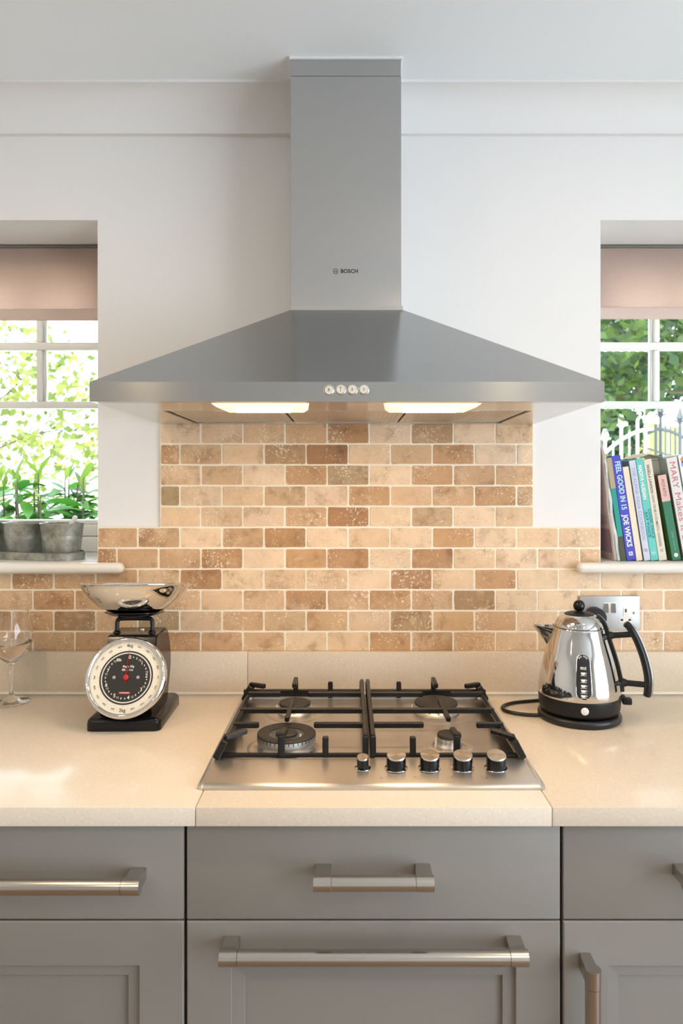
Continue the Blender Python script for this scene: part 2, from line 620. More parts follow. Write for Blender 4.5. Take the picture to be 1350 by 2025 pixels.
def T(x, y, z): return Matrix.Translation((x, y, z))

# ------------------------------------------------------------------ room shell
WALL_Y0, WALL_Y1 = 0.008, 0.33
OPEN = [(-1.505, -0.6125), (0.6174, 1.51)]
OZ0, OZ1 = 1.2043, 2.0655
XL, XR, YF = -2.6, 2.3, -4.6

def wall_with_holes(name, axis, u0, u1, z0, z1, t0, t1, holes, m):
    """a slab in the (u, z) plane with rectangular holes (u0,u1,z0,z1), thickness t0..t1"""
    us = sorted({u0, u1} | {h[0] for h in holes} | {h[1] for h in holes})
    zs = sorted({z0, z1} | {h[2] for h in holes} | {h[3] for h in holes})
    bm = nb()
    cache = {}
    def v(u, z, t):
        k = (u, z, t)
        if k not in cache:
            cache[k] = bm.verts.new((u, t, z) if axis == 'x' else (t, u, z))
        return cache[k]
    def solid(i, j):
        if i < 0 or j < 0 or i >= len(us) - 1 or j >= len(zs) - 1: return False
        uc, zc = (us[i] + us[i + 1]) / 2, (zs[j] + zs[j + 1]) / 2
        return not any(h[0] < uc < h[1] and h[2] < zc < h[3] for h in holes)
    for i in range(len(us) - 1):
        for j in range(len(zs) - 1):
            if not solid(i, j): continue
            a, b_, c, d = us[i], us[i + 1], zs[j], zs[j + 1]
            for t in (t0, t1):
                bm.faces.new((v(a, c, t), v(b_, c, t), v(b_, d, t), v(a, d, t)))
            if not solid(i - 1, j): bm.faces.new((v(a, c, t0), v(a, d, t0), v(a, d, t1), v(a, c, t1)))
            if not solid(i + 1, j): bm.faces.new((v(b_, c, t0), v(b_, d, t0), v(b_, d, t1), v(b_, c, t1)))
            if not solid(i, j - 1): bm.faces.new((v(a, c, t0), v(b_, c, t0), v(b_, c, t1), v(a, c, t1)))
            if not solid(i, j + 1): bm.faces.new((v(a, d, t0), v(b_, d, t0), v(b_, d, t1), v(a, d, t1)))
    bmesh.ops.recalc_face_normals(bm, faces=bm.faces)
    return struct(name, bm, m, smooth=0)

wall_back = wall_with_holes('wall_back', 'x', XL - 0.3, XR + 0.3, 0, CEIL + 0.3, WALL_Y0, WALL_Y1, [(a, b_, OZ0, OZ1) for a, b_ in OPEN], M['plaster'])
wall_with_holes('wall_front', 'x', XL - 0.3, XR + 0.3, 0, CEIL + 0.3, YF - 0.3, YF, [], M['plaster'])
wall_with_holes('wall_left', 'y', YF, WALL_Y0, 0, CEIL + 0.3, XL - 0.3, XL, [], M['plaster'])
wall_with_holes('wall_right', 'y', YF, WALL_Y0, 0, CEIL + 0.3, XR, XR + 0.3, [(-3.65, -0.95, 0.02, 2.12)], M['plaster'])
bm = nb(); add_box(bm, XL, XR, YF, WALL_Y0, -0.15, 0.0); struct('floor', bm, M['floor'], 0)
bm = nb(); add_box(bm, XL, XR, YF, WALL_Y0, CEIL, CEIL + 0.3); struct('ceiling', bm, M['ceiling'], 0)

# concave cornice between the wall and the ceiling
prof = [(WALL_Y0 + 0.002, 2.2705), (-0.006, 2.2705), (-0.006, 2.2765)]
for i in range(11):
    a = i / 10 * PI / 2
    prof.append((-0.082 + 0.075 * math.cos(a) , 2.2765 + 0.074 * math.sin(a)) if False else (-0.006 - 0.076 * (1 - math.cos(a)), 2.2765 + 0.074 * math.sin(a)))
prof += [(-0.088, 2.3505), (-0.088, CEIL + 0.001), (WALL_Y0 + 0.002, CEIL + 0.001)]
bm = nb(); add_prism(bm, prof, 'x', XL, XR); struct('trim_1', bm, M['plaster'], 30)

# garden door frame in the right hand wall (out of the picture)
bm = nb()
for y0, y1 in ((-3.65, -3.58), (-2.33, -2.27), (-1.02, -0.95)): add_box(bm, XR + 0.1, XR + 0.16, y0, y1, 0.02, 2.12)
for z0, z1 in ((0.02, 0.1), (2.04, 2.12)): add_box(bm, XR + 0.1, XR + 0.16, -3.65, -0.95, z0, z1)
struct('door_1', bm, M['upvc'], 0)

# ------------------------------------------------------------------ windows
def make_window(name, x0, x1, flip):
    bm = nb()
    # sill board: board in the opening, bullnose in front of the tiles with an ear
    add_box(bm, x0 + 0.0005, x1 - 0.0005, -0.0005, 0.262, OZ0 + 0.0005, 1.2303)
    root = bpy.data.objects.new(name, None)
    C.objects.link(root)
    root['kind'] = 'structure'
    sill = obj('sill', bm, M['sill'], root, 0)
    bm = nb()
    ear0, ear1 = (x0 - 0.05, -0.5404) if not flip else (0.5513, x1 + 0.05)
    add_box(bm, ear0, ear1, -0.031, -0.0008, 1.2043, 1.2303, 0.0125, 5)
    obj('sill_nose', bm, M['sill'], root, 50)
    YW = 0.25
    bm = nb()
    f = 0.042
    add_box(bm, x0, x1, YW, YW + 0.07, 1.2303, 1.2303 + f, 0.004)
    add_box(bm, x0, x1, YW, YW + 0.07, OZ1 - f, OZ1, 0.004)
    add_box(bm, x0, x0 + f, YW, YW + 0.07, 1.2303 + f, OZ1 - f, 0.004)
    add_box(bm, x1 - f, x1, YW, YW + 0.07, 1.2303 + f, OZ1 - f, 0.004)
    obj('frame', bm, M['upvc'], root, 50)
    gx0, gx1, gz0, gz1 = x0 + 0.085, x1 - 0.085, 1.319, 1.978
    bm = nb()
    for a, b_, c, d in ((x0 + f, x1 - f, 1.2745, 1.306), (x0 + f, x1 - f, gz1, OZ1 - f - 0.002), (x0 + f, gx0 - 0.01, 1.306, gz1), (gx1 + 0.01, x1 - f, 1.306, gz1)):
        add_box(bm, a, b_, YW + 0.008, YW + 0.065, c, d, 0.004)
    for a, b_, c, d in ((gx0 - 0.01, gx1 + 0.01, 1.306, gz0), (gx0 - 0.01, gx0, gz0, gz1), (gx1, gx1 + 0.01, gz0, gz1)):
        add_box(bm, a, b_, YW + 0.02, YW + 0.06, c, d, 0.003)
    obj('sash', bm, M['upvc'], root, 50)
    inner = -0.6125 if not flip else 0.6174
    sgn = -1 if not flip else 1
    cols = [inner + sgn * (0.2525 + 0.19 * k) if not flip else inner + sgn * (0.2475 + 0.19 * k) for k in range(3)]
    def muntin(a, b_, c, d):
        b2 = nb()
        add_box(b2, a, b_, YW + 0.016, YW + 0.034, c, d, 0.004, 2)
        return obj('muntin', b2, M['upvc'], root, 50)
    zt, zb = 1.642, 1.806
    rails = [(zt - 0.0095, zt + 0.0095), (zb - 0.011, zb + 0.011)]
    for a, b_ in rails:
        b2 = nb()
        add_box(b2, gx0, gx1, YW + 0.014, YW + 0.036, a, b_, 0.004, 2)
        obj('muntin', b2, M['upvc'], root, 50)
    for cx in cols:
        for z0, z1 in ((rails[0][1], rails[1][0]), (rails[1][1], gz1)):
            b2 = nb()
            add_box(b2, cx - 0.0085, cx + 0.0085, YW + 0.014, YW + 0.036, z0, z1, 0.004, 2)
            # glazing bead along one side
            add_box(b2, cx + 0.0085, cx + 0.0165, YW + 0.022, YW + 0.036, z0, z1) if not flip else add_box(b2, cx - 0.0165, cx - 0.0085, YW + 0.022, YW + 0.036, z0, z1)
            obj('muntin', b2, M['upvc'], root, 50)
    # one glass pane per light
    xs = sorted([gx0, gx1] + cols)
    def pane(a, b_, c, d):
        b2 = nb()
        add_box(b2, a, b_, YW + 0.038, YW + 0.042, c, d)
        obj('pane', b2, M['glass'], root, 0)
    pane(gx0, gx1, gz0, rails[0][0])
    for a, b_ in zip(xs, xs[1:]):
        pane(a + 0.008, b_ - 0.008, rails[0][1], rails[1][0])
        pane(a + 0.008, b_ - 0.008, rails[1][1], gz1)
    return root
window_1 = make_window('window_1', OPEN[0][0], OPEN[0][1], False)
window_2 = make_window('window_2', OPEN[1][0], OPEN[1][1], True)

def make_blind(x0, x1, zbot, label):
    t = thing('roller_blind', label, 'blind', ((x0 + x1) / 2, 0.195, 2.064), group='pink window blinds')
    h = (x1 - x0) / 2
    L = zbot - 2.064
    bm = nb(); add_box(bm, -h, h, -0.008, 0.025, -0.007, 0.0, 0.002); obj('head_rail', bm, M['rail_shadow'], t)
    bm = nb()
    nseg = 24
    rows = [(-0.006, 0.0), (-0.05, 0.0015), (-0.10, 0.0005), (L + 0.031, 0.0)]
    vg = []
    for z, dy in rows:
        vg.append([bm.verts.new((-h + 2 * h * i / nseg, dy + 0.0012 * math.sin(i * 1.3 + z * 20), z)) for i in range(nseg + 1)])
    for a, b_ in zip(vg, vg[1:]):
        for i in range(nseg): bm.faces.new((a[i], a[i + 1], b_[i + 1], b_[i]))
    bmesh.ops.solidify(bm, geom=list(bm.faces), thickness=0.002)
    obj('fabric', bm, M['blind'], t)
    bm = nb(); add_box(bm, -h, h, -0.005, 0.006, L, L + 0.0305, 0.002); obj('hem', bm, M['blind'], t)
    return t
make_blind(-1.495, -0.622, WZ(632, 1.955), 'dusty pink blind half drawn over the window above the zinc pots')
make_blind(0.627, 1.50, WZ(629, 1.955), 'dusty pink blind half drawn over the window above the cookbooks')

# ------------------------------------------------------------------ splashback tiles (each its own object)
Lc, Mc, Tc, Bc, Gc, Oc = (srgb(226, 198, 164), srgb(211, 176, 137), srgb(190, 149, 107), srgb(164, 121, 83), srgb(178, 152, 115), srgb(202, 160, 108))
COLS = {'L': Lc, 'M': Mc, 'T': Tc, 'B': Bc, 'G': Gc, 'O': Oc}
def mixc(k):
    a = [COLS[c] for c in k]
    return tuple(sum(c[i] for c in a) / len(a) for i in range(3)) + (1,)
PX = 1.77 / F
ROWS = {   # row: (phase, first tile index, colours)
    10: ('A', -1, 'L ML M MT TB L GB L ML'),
    9: ('B', -1, 'T M ML BG B LM MG T L L'),
    8: ('A', -1, 'ML M L T G L T TM TM'),
    7: ('B', -1, 'G L ML MG L T M TM T TG'),
    6: ('A', -1, 'ML ML L TM B L MG L ML'),
    5: ('B', -2, 'TM MT L MT TB L LM L T L LM LM'),
    4: ('A', -3, 'TB MT TM TB L TO TB L TB ML L LM M'),
    3: ('B', -5, 'LM T TM MT LM TB L LM LM L TB ML T L L L LM ML LM'),
    2: ('A', -6, 'M M T TM M M ML M TB MT T TM GB L L ML ML M LM M'),
    1: ('B', -6, 'T T TM BG M G ML MT MG MO ML TG MO TM LM LM L LM M M'),
    0: ('A', -6, 'M M M MT M T MT M L LM T T TM LM M ML LM M LM M'),
}
def tile_mesh(wd, ht, seed):
    rnd = random.Random(seed)
    bm = nb()
    def ring(inset, y, jit):
        pts = []
        a, b_ = wd / 2 - inset, ht / 2 - inset
        c = 0.0026
        base = [(-a + c, -b_), (-a / 3, -b_), (a / 3, -b_), (a - c, -b_), (a, -b_ + c), (a, 0), (a, b_ - c), (a - c, b_), (a / 3, b_), (-a / 3, b_), (-a + c, b_), (-a, b_ - c), (-a, 0), (-a, -b_ + c)]
        for x, z in base:
            pts.append(bm.verts.new((x + rnd.uniform(-jit, jit), y, z + rnd.uniform(-jit, jit))))
        return pts
    r0, r1, r2 = ring(0.0, 0.008, 0.0004), ring(0.0, 0.003, 0.0007), ring(0.0012, 0.0002, 0.0006)
    n = len(r0)
    for a, b_ in ((r0, r1), (r1, r2)):
        for i in range(n): bm.faces.new((a[i], a[(i + 1) % n], b_[(i + 1) % n], b_[i]))
    bm.faces.new(r2)
    bmesh.ops.recalc_face_normals(bm, faces=bm.faces)
    me = bpy.data.meshes.new('tile')
    for f in bm.faces: f.smooth = False
    bm.to_mesh(me)
    bm.free()
    me.materials.append(M['travertine'])
    return me
PITCH_X, PITCH_Z, GAP = 83.2, 41.2, 2.2
full_meshes = [tile_mesh((PITCH_X - GAP) * PX, (PITCH_Z - GAP) * PX, s) for s in range(8)]
rt = random.Random(11)
for r, (ph, k0, cols) in ROWS.items():
    base = 397 if ph == 'A' else 355.5
    yb = 1290 - PITCH_Z * r
    yt = yb - PITCH_Z
    if r >= 6: xl, xr = 318, 1053.5
    elif r >= 4: xl, xr = 193.5, 1186.5
    else: xl, xr = -140, 1500
    for i, key in enumerate(cols.split()):
        k = k0 + i
        a, b_ = base + PITCH_X * k + GAP / 2, base + PITCH_X * (k + 1) - GAP / 2
        a, b_ = max(a, xl), min(b_, xr)
        if b_ - a < 6: continue
        t, b2 = yt + GAP / 2, yb - GAP / 2
        if r == 3 and (b_ < 200 or a > 1170): t = max(t, 1134.5)          # cut under the sill boards
        elif r == 3 and a < 243: t = t
        wd, ht = (b_ - a) * PX, (b2 - t) * PX
        if abs(wd - (PITCH_X - GAP) * PX) < 1e-4 and abs(ht - (PITCH_Z - GAP) * PX) < 1e-4:
            me = full_meshes[rt.randrange(8)]
        else:
            me = tile_mesh(wd, ht, 100 + r * 40 + i)
        o = link('tile', me, None, wall_back)
        o.location = ((a + b_) / 2 * PX - 688 * PX, rt.uniform(-0.0004, 0.0006), CAM_Z - ((t + b2) / 2 - 957) * PX)
        o.rotation_euler = (rt.uniform(-0.006, 0.006), rt.uniform(-0.004, 0.004), rt.uniform(-0.006, 0.006))
        c = mixc(key)
        j = rt.uniform(0.94, 1.06)
        o.color = (c[0] * j, c[1] * j, c[2] * j * rt.uniform(0.97, 1.03), 1)
bm = nb()
def gx(px): return (px - 688) * PX
def gz(py): return CAM_Z - (py - 957) * PX
add_box(bm, gx(316.5), gx(1055), 0.0013, 0.0085, gz(1042.5), gz(835))
add_box(bm, gx(192.8), gx(1187.2), 0.0013, 0.0085, gz(1132), gz(1042.5))
add_box(bm, gx(-140), gx(1500), 0.0013, 0.0085, gz(1290), gz(1132))
obj('grout', bm, M['grout'], wall_back, 0)

# ------------------------------------------------------------------ worktop, upstand
WT = 0.9146
wt = thing('worktop', 'cream speckled quartz worktop with upstand running over the grey cabinets', 'worktop', (0, 0, WT))
J = (-1.75, -0.2385, 0.319, 1.75)
for a, b_ in zip(J, J[1:]):
    bm = nb(); add_box(bm, a + 0.0004, b_ - 0.0004, -0.635, -0.001, -0.030, 0.0, 0.0018, 2); obj('slab', bm, M['quartz'], wt)
for a, b_ in ((-1.75, -0.242), (-0.242, 1.75)):
    bm = nb(); add_box(bm, a + 0.0003, b_ - 0.0003, -0.020, -0.001, 0.0005, 0.0999, 0.0015, 2); obj('upstand', bm, M['upstand'], wt)
bm = nb(); add_prism(bm, [(-0.0255, 0.0003), (-0.0198, 0.0003), (-0.0198, 0.005)], 'x', -1.75, 1.75); obj('sealant', bm, M['seal'], wt, 0)

# ------------------------------------------------------------------ cabinets
FY = WY(1.155)
def shaker_bm(x0, x1, z0, z1, fr=0.070, st=0.020):
    """framed door front with a stepped recess; local y: 0 is the face, +y into the carcass"""
    bm = nb()
    th = 0.021
    c = 0.002
    def ring(i, y): return [bm.verts.new(p) for p in ((x0 + i, y, z0 + i), (x1 - i, y, z0 + i), (x1 - i, y, z1 - i), (x0 + i, y, z1 - i))]
    rs = [ring(0, th), ring(0, c), ring(c, 0), ring(fr, 0), ring(fr + 0.0012, 0.006), ring(fr + st, 0.0075), ring(fr + st + 0.001, 0.0135)]
    for a, b_ in zip(rs, rs[1:]):
        for i in range(4): bm.faces.new((a[i], a[(i + 1) % 4], b_[(i + 1) % 4], b_[i]))
    bm.faces.new(rs[-1]); bm.faces.new(rs[0])
    bmesh.ops.recalc_face_normals(bm, faces=bm.faces)
    return bm

def slab_front(x0, x1, z0, z1):
    bm = nb(); add_box(bm, x0, x1, 0, 0.021, z0, z1, 0.002, 2); return bm

def bar_handle(parent, xc, z, length, vertical=False):
    """satin bar handle with an end collar on a post at either end; local y 0 = the front's face"""
    h = length / 2
    r = 0.0122
    m = M['steel_handle_v'] if vertical else M['steel_handle']
    def P_(t, y, s): return (xc + s, y, z + t) if vertical else (xc + t, y, z + s)
    yb = -0.040
    bm = nb(); add_tube(bm, [P_(-h + 0.028, yb, 0), P_(h - 0.028, yb, 0)], r - 0.0004, 28); hd = obj('handle', bm, m, parent, 40)
    for s in (-1, 1):
        bm = nb()
        add_tube(bm, [P_(s * (h - 0.0272), yb, 0), P_(s * h, yb, 0)], r, 28)
        a, b_ = s * (h - 0.026), s * (h - 0.001)
        lo, hi = min(a, b_), max(a, b_)
        if vertical: add_box(bm, xc - 0.0095, xc + 0.0095, yb, 0.0002, z + lo, z + hi, 0.001, 1)
        else: add_box(bm, xc + lo, xc + hi, yb, 0.0002, z - 0.0095, z + 0.0095, 0.001, 1)
        obj('handle_post', bm, m, hd, 40)
    return hd

ZD0, ZD1, ZL1, ZL0 = 0.7278, 0.8796, 0.7246, 0.16
def cabinet(label, x0, x1, lower, hx, hl, upper_hz, lo_handle):
    t = thing('base_cabinet', label, 'cabinet', (0, FY, 0), group='grey base cabinets')
    bm = nb(); add_box(bm, x0 - 0.0022, x1 + 0.0022, 0.024, 0.59, 0.12, 0.8842); obj('carcass', bm, M['carcass'], t, 0)
    bm = nb(); add_box(bm, x0 - 0.0022, x1 + 0.0022, 0.07, 0.09, 0.0, 0.1198); obj('plinth', bm, M['cabinet'], t, 0)
    d = obj('drawer', slab_front(x0, x1, ZD0, ZD1), M['cabinet'], t, 40)
    bar_handle(d, hx, upper_hz, hl)
    q = obj(lower, shaker_bm(x0, x1, ZL0, ZL1), M['cabinet'], t, 0)
    if lo_handle: bar_handle(q, *lo_handle)
    return t
bx = lambda px: WX(px, 1.155)
cabinet('grey cabinet whose wide drawer bar handle ends left of the hob', -0.8545, bx(363), 'door', -0.559, 0.48, WZ(1754, 1.115), None)
cabinet('grey cabinet under the hob with a short bar over a long bar handle', bx(369), bx(1107.3), 'deep_drawer', WX(738.5, 1.115), 0.1845, WZ(1746.5, 1.115), (WX(738.5, 1.115), WZ(1894, 1.115), 0.4725))
cabinet('grey cabinet below the kettle with an upright bar handle on its door', bx(1113.5), 0.88, 'door', 0.606, 0.184, WZ(1746, 1.115), (WX(1172, 1.115), 0.52, 0.312, True))

# ------------------------------------------------------------------ cooker hood
hood = thing('cooker_hood', 'brushed steel chimney cooker hood with two lit lamps over the hob', 'cooker hood', (-0.002, 0, 1.564))
hx0, hx1 = -0.45, 0.45
bm = nb()
# hollow lip
add_box(bm, hx0, hx1, -0.5, -0.4985, 0, 0.0345)
add_box(bm, hx0, hx0 + 0.0015, -0.4985, -0.001, 0.0062, 0.0345)
add_box(bm, hx1 - 0.0015, hx1, -0.4985, -0.001, 0.0062, 0.0345)
add_box(bm, hx0, hx1, -0.4985, -0.478, 0.0, 0.006)
obj('lip', bm, M['steel_canopy'], hood, 0)
# canopy pyramid
tx0, tx1, ty0, tz = -0.1240, 0.1225, WY(1.585), 0.2354
bm = nb()
lo = [bm.verts.new(p) for p in ((hx0, -0.5, 0.0345), (hx1, -0.5, 0.0345), (hx1, -0.001, 0.0345), (hx0, -0.001, 0.0345))]
hi = [bm.verts.new(p) for p in ((tx0, ty0, tz), (tx1, ty0, tz), (tx1, -0.001, tz), (tx0, -0.001, tz))]
for i in range(4): bm.faces.new((lo[i], lo[(i + 1) % 4], hi[(i + 1) % 4], hi[i]))
bm.faces.new(hi)
bmesh.ops.recalc_face_normals(bm, faces=bm.faces)
obj('canopy', bm, M['steel_canopy'], hood, 0)
# underside
bm = nb(); add_box(bm, hx0, hx1, -0.478, -0.330, 0.0008, 0.006); obj('underside', bm, M['steel_under'], hood, 0)
bm = nb()
add_box(bm, hx0, -0.366, -0.3299, -0.001, 0.0008, 0.006)
add_box(bm, 0.366, hx1, -0.3299, -0.001, 0.0008, 0.006)
add_box(bm, -0.366, 0.366, -0.030, -0.001, 0.0008, 0.006)
obj('underside', bm, M['steel_under'], hood, 0)
FXS = [-0.364, -0.128, 0.122, 0.364]
for a, b_ in zip(FXS, FXS[1:]):
    bm = nb(); add_box(bm, a + 0.002, b_ - 0.002, -0.328, -0.032, 0.004, 0.009, 0.001, 1); f = obj('filter', bm, M['filter'], hood, 0)
    bm = nb()
    nrib = 24
    for i in range(nrib):
        xx = a + 0.014 + (b_ - a - 0.028) * i / (nrib - 1)
        add_box(bm, xx - 0.0012, xx + 0.0012, -0.318, -0.042, 0.0032, 0.0041)
    o = obj('mesh_rib', bm, M['filter'], f, 0); o['kind'] = 'stuff'
    bm = nb(); add_box(bm, (a + b_) / 2 - 0.022, (a + b_) / 2 + 0.022, -0.325, -0.316, 0.0005, 0.0042, 0.0012, 1); obj('latch', bm, M['steel_under'], f)
# lamp covers: bevelled glass trays, lit
for lx in (-0.156, 0.154):
    bm = nb()
    o4 = [(-0.088, WY(1.305)), (0.088, WY(1.305)), (0.080, WY(1.418)), (-0.080, WY(1.418))]
    i4 = [(x * 0.9, y + (0.006 if k < 2 else -0.006)) for k, (x, y) in enumerate(o4)]
    a = [bm.verts.new((x + lx, y, 0.0006)) for x, y in o4]
    b_ = [bm.verts.new((x + lx, y, -0.0055)) for x, y in i4]
    for i in range(4): bm.faces.new((a[i], a[(i + 1) % 4], b_[(i + 1) % 4], b_[i]))
    bm.faces.new(b_); bm.faces.new(a)
    bmesh.ops.recalc_face_normals(bm, faces=bm.faces)
    lc = obj('lamp_cover', bm, M['lamp'], hood, 0)
    bm = nb(); add_tube(bm, [(lx - 0.05, WY(1.36), -0.0060), (lx + 0.05, WY(1.36), -0.0060)], 0.0048, 10); obj('lamp_tube', bm, M['bulb'], lc)
# chimney
cx0, cx1, cy0 = -0.1243, 0.1184, WY(1.5926)
bm = nb(); add_box(bm, cx0, cx1, cy0, -0.0015, tz + 0.0095, 2.314 - 1.564, 0.0012, 1); obj('chimney', bm, M['steel_chimney'], hood, 30)
bm = nb(); add_box(bm, cx0 + 0.0006, cx1 - 0.0006, cy0 + 0.0012, -0.0015, 2.3142 - 1.564, 2.3505 - 1.564, 0.001, 1); obj('chimney_upper', bm, M['steel_chimney'], hood, 30)
bm = nb(); add_box(bm, tx0 + 0.0006, tx1 - 0.0006, ty0 + 0.0012, -0.0015, tz, tz + 0.0092); obj('collar', bm, M['steel_under'], hood, 0)
bm = nb(); add_box(bm, cx0 - 0.003, cx1 + 0.003, cy0 - 0.004, -0.0015, 2.3507 - 1.564, CEIL - 1.564, 0.001, 1); obj('ceiling_trim', bm, M['plaster'], hood, 0)
# maker's mark on the chimney
ls = 1.5926 / F
lz = WZ(536.5, 1.5926) - 1.564
bm = text_bm('BOSCH', 0.0118, 0.028)
obj('lettering', bm, M['print'], hood, 0, T(WX(690.5, 1.5926) + 0.002, cy0 - 0.0003, lz) @ FACE)
bm = nb()
add_ring2d(bm, 0.0052, 0.0060, 32)
add_ring2d(bm, 0.0030, 0.0037, 16, 0, 0, R(-48), R(48))
add_ring2d(bm, 0.0030, 0.0037, 16, 0, 0, R(132), R(228))
add_rect2d(bm, -0.0022, -0.0015, -0.0052, 0.0052)
add_rect2d(bm, 0.0015, 0.0022, -0.0052, 0.0052)
add_rect2d(bm, -0.0015, 0.0015, -0.0004, 0.0004)
obj('emblem', bm, M['print'], hood, 0, T(WX(663.5, 1.5926) + 0.002, cy0 - 0.0003, lz) @ FACE)
# push buttons on the lip
for i, (px, sym) in enumerate(((650, 'lamp'), (673, '01'), (696, '2'), (719, '3'))):
    X_, Z_ = WX(px, 1.27) + 0.002, WZ(771, 1.27) - 1.564
    bm = nb(); add_lathe(bm, [(0.0066, 0.0), (0.0094, 0.0), (0.0094, 0.0012), (0.0086, 0.0018), (0.0078, 0.0008), (0.0066, 0.0)], 32)
    ringo = obj('button_ring', bm, M['chrome'], hood, 40, T(X_, -0.5, Z_) @ FACE)
    bm = nb()
    dz = -0.0006 if i == 0 else 0.0006
    add_lathe(bm, [(0.0075, 0.0), (0.0075, 0.0022), (0.0069, 0.003), (0, 0.003)], 32)
    bt = obj('button', bm, M['button'], hood, 40, T(X_, -0.5, Z_ + dz) @ FACE)
    bm = nb()
    if sym == 'lamp':
        add_ring2d(bm, 0.0, 0.0013, 12, 0, 0.0004) if False else add_disc2d(bm, 0.0012, 12, 0, 0.0006)
        add_rect2d(bm, -0.0007, 0.0007, 0.0016, 0.0028)
        for a in (-150, -120, -90, -60, -30):
            q = nb(); add_rect2d(q, 0.0021, 0.0036, -0.0002, 0.0002); join(bm, q, T(0, 0.0006, 0) @ Matrix.Rotation(R(a), 4, 'Z'))
    elif sym == '01':
        join(bm, text_bm('0', 0.0058, 0.01), T(0, 0.0028, 0)); join(bm, text_bm('1', 0.0058, 0.01), T(0, -0.0030, 0))
    else:
        join(bm, text_bm(sym, 0.0066, 0.01))
    obj('symbol', bm, M['print'], bt, 0, T(X_, -0.5032, Z_ + dz) @ FACE)

# ------------------------------------------------------------------ gas hob
HX = 0.0385
HC = 1.455                                             # distance of the hob's middle from the camera
hob = thing('gas_hob', 'stainless steel four burner gas hob with five knobs set in the worktop', 'hob', (HX, WY(HC), WT))
hw = 0.2885
yf, yr = 1.1985 - HC, 1.705 - HC
yw = 1.312 - HC                                        # where the well starts
bm = nb()
def rr(x0, x1, y0, y1, r, z, n=5):
    pts = []
    for cx, cy, a0 in ((x1 - r, y0 + r, -90), (x1 - r, y1 - r, 0), (x0 + r, y1 - r, 90), (x0 + r, y0 + r, 180)):
        for i in range(n + 1):
            a = R(a0 + 90 * i / n)
            pts.append(bm.verts.new((cx + r * math.cos(a), cy + r * math.sin(a), z)))
    return pts
rings = [rr(-hw, hw, yf, yr, 0.010, 0.0003), rr(-hw, hw, yf, yr, 0.010, 0.0045), rr(-hw + 0.002, hw - 0.002, yf + 0.003, yr - 0.002, 0.010, 0.0075),
         rr(-hw + 0.006, hw - 0.006, yf + 0.010, yr - 0.006, 0.010, 0.0092)]
